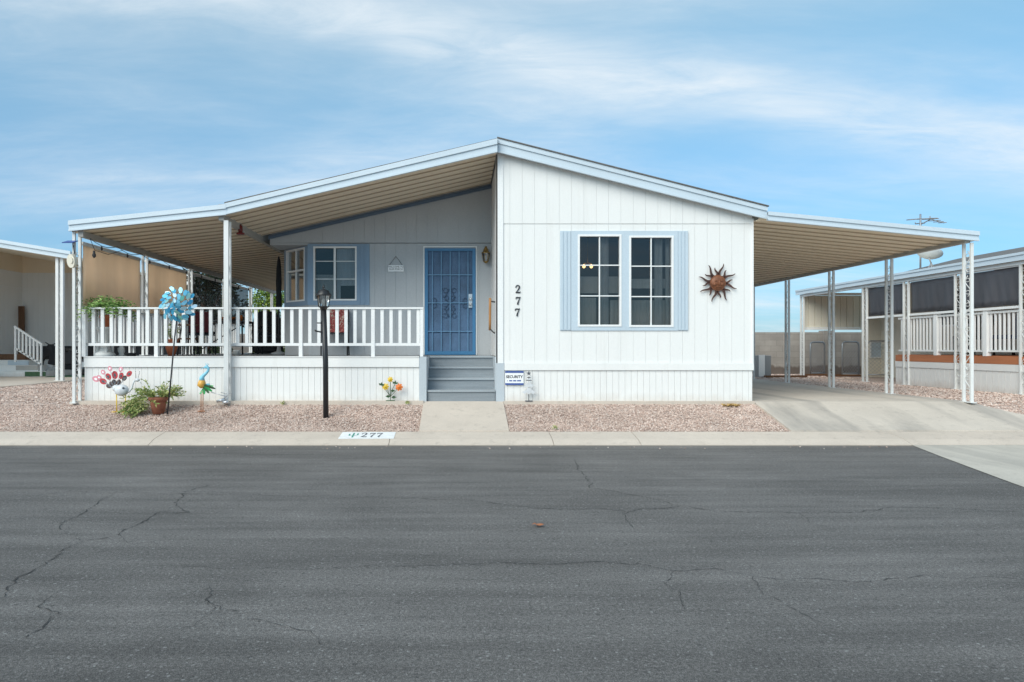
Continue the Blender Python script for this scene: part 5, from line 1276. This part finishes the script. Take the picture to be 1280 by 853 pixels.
mp = nt.nodes.new('ShaderNodeMapping'); mp.inputs['Rotation'].default_value = (0, 0, R(-18)); mp.inputs['Scale'].default_value = (.55, 1.5, 1); mp.inputs['Location'].default_value = (2.3, .4, 0); nt.links.new(cmb.outputs[0], mp.inputs[0])
n1 = noise(nt, mp.outputs[0], 1.1, 9, .58, .35)
n2 = noise(nt, cmb.outputs[0], .55, 5, .5, .2)
cl = mth('MULTIPLY', mth('SMOOTH_MAX', mth('SUBTRACT', n1, .36), 0.0, .1), 3.0)
cl = mth('MULTIPLY', cl, ramp(nt, n2, [(.35, .25), (.65, 1.0)]))
cl = mth('MULTIPLY', cl, ramp(nt, noise(nt, mp.outputs[0], 4.2, 9, .68, .8), [(.28, .45), (.72, 1.25)]))
# the long bright streak of cirrus: a great circle through two sky directions
d1 = Vector((480 - CX, F, CY - 35)).normalized(); d2 = Vector((1250 - CX, F, CY - 172)).normalized(); nn_ = d1.cross(d2).normalized()
vd = nt.nodes.new('ShaderNodeVectorMath'); vd.operation = 'DOT_PRODUCT'; nt.links.new(tc.outputs['Generated'], vd.inputs[0]); vd.inputs[1].default_value = nn_
wob = mth('MULTIPLY', mth('SUBTRACT', noise(nt, tc.outputs['Generated'], 3.0, 4, .5), .5), .10)
dst = mth('ADD', vd.outputs['Value'], wob)
st_b = mth('POWER', 2.718, mth('MULTIPLY', mth('MULTIPLY', dst, dst), -620.0))
fine = noise(nt, mp.outputs[0], 5.0, 8, .65, .6)
st_b = mth('MULTIPLY', st_b, ramp(nt, fine, [(.3, .25), (.7, .85)]))
fac = mth('MINIMUM', mth('ADD', mth('MULTIPLY', cl, .85), mth('MULTIPLY', st_b, .75)), .95)
hz = ramp(nt, sep.outputs[2], [(.0, .22), (.22, .10)])       # thin pale cloud veil thickening to the horizon
fac = mth('ADD', mth('MULTIPLY', fac, .82), .19)
skc = mulc(nt, sky.outputs[0], (1.0, 1.30, 1.08))
skc = mulc(nt, skc, ramp(nt, sep.outputs[2], [(.0, (.15, .26, .52)), (.10, (.21, .37, .61)), (.22, (.28, .48, .69)), (.43, (.50, .73, .83))]))
mx = mulc(nt, skc, (4.3, 4.65, 4.9), fac, 'MIX')
nt.links.new(mx, bg.inputs['Color'])
sl = bpy.data.lights.new('Sun', 'SUN'); sl.energy = 2.1; sl.angle = R(45); sl.color = (1.0, .94, .85)
so = bpy.data.objects.new('Sun', sl); COL.objects.link(so); so.rotation_euler = sun_dir.to_track_quat('Z', 'Y').to_euler(); so.location = (0, -5, 20)
cam = bpy.data.cameras.new('Camera'); co = bpy.data.objects.new('Camera', cam); COL.objects.link(co)
co.location = (0, 0, ZC); co.rotation_euler = (R(90), 0, 0)
cam.sensor_width = 36; cam.lens = F/1280*36; cam.shift_x = (640 - CX)/1280; cam.shift_y = (CY - 426.5)/1280
cam.clip_start = .05; cam.clip_end = 2000; S.camera = co
S.view_settings.view_transform = 'Standard'; S.view_settings.look = 'None'; S.view_settings.exposure = .64; S.view_settings.gamma = 1
S.view_settings.use_curve_mapping = False
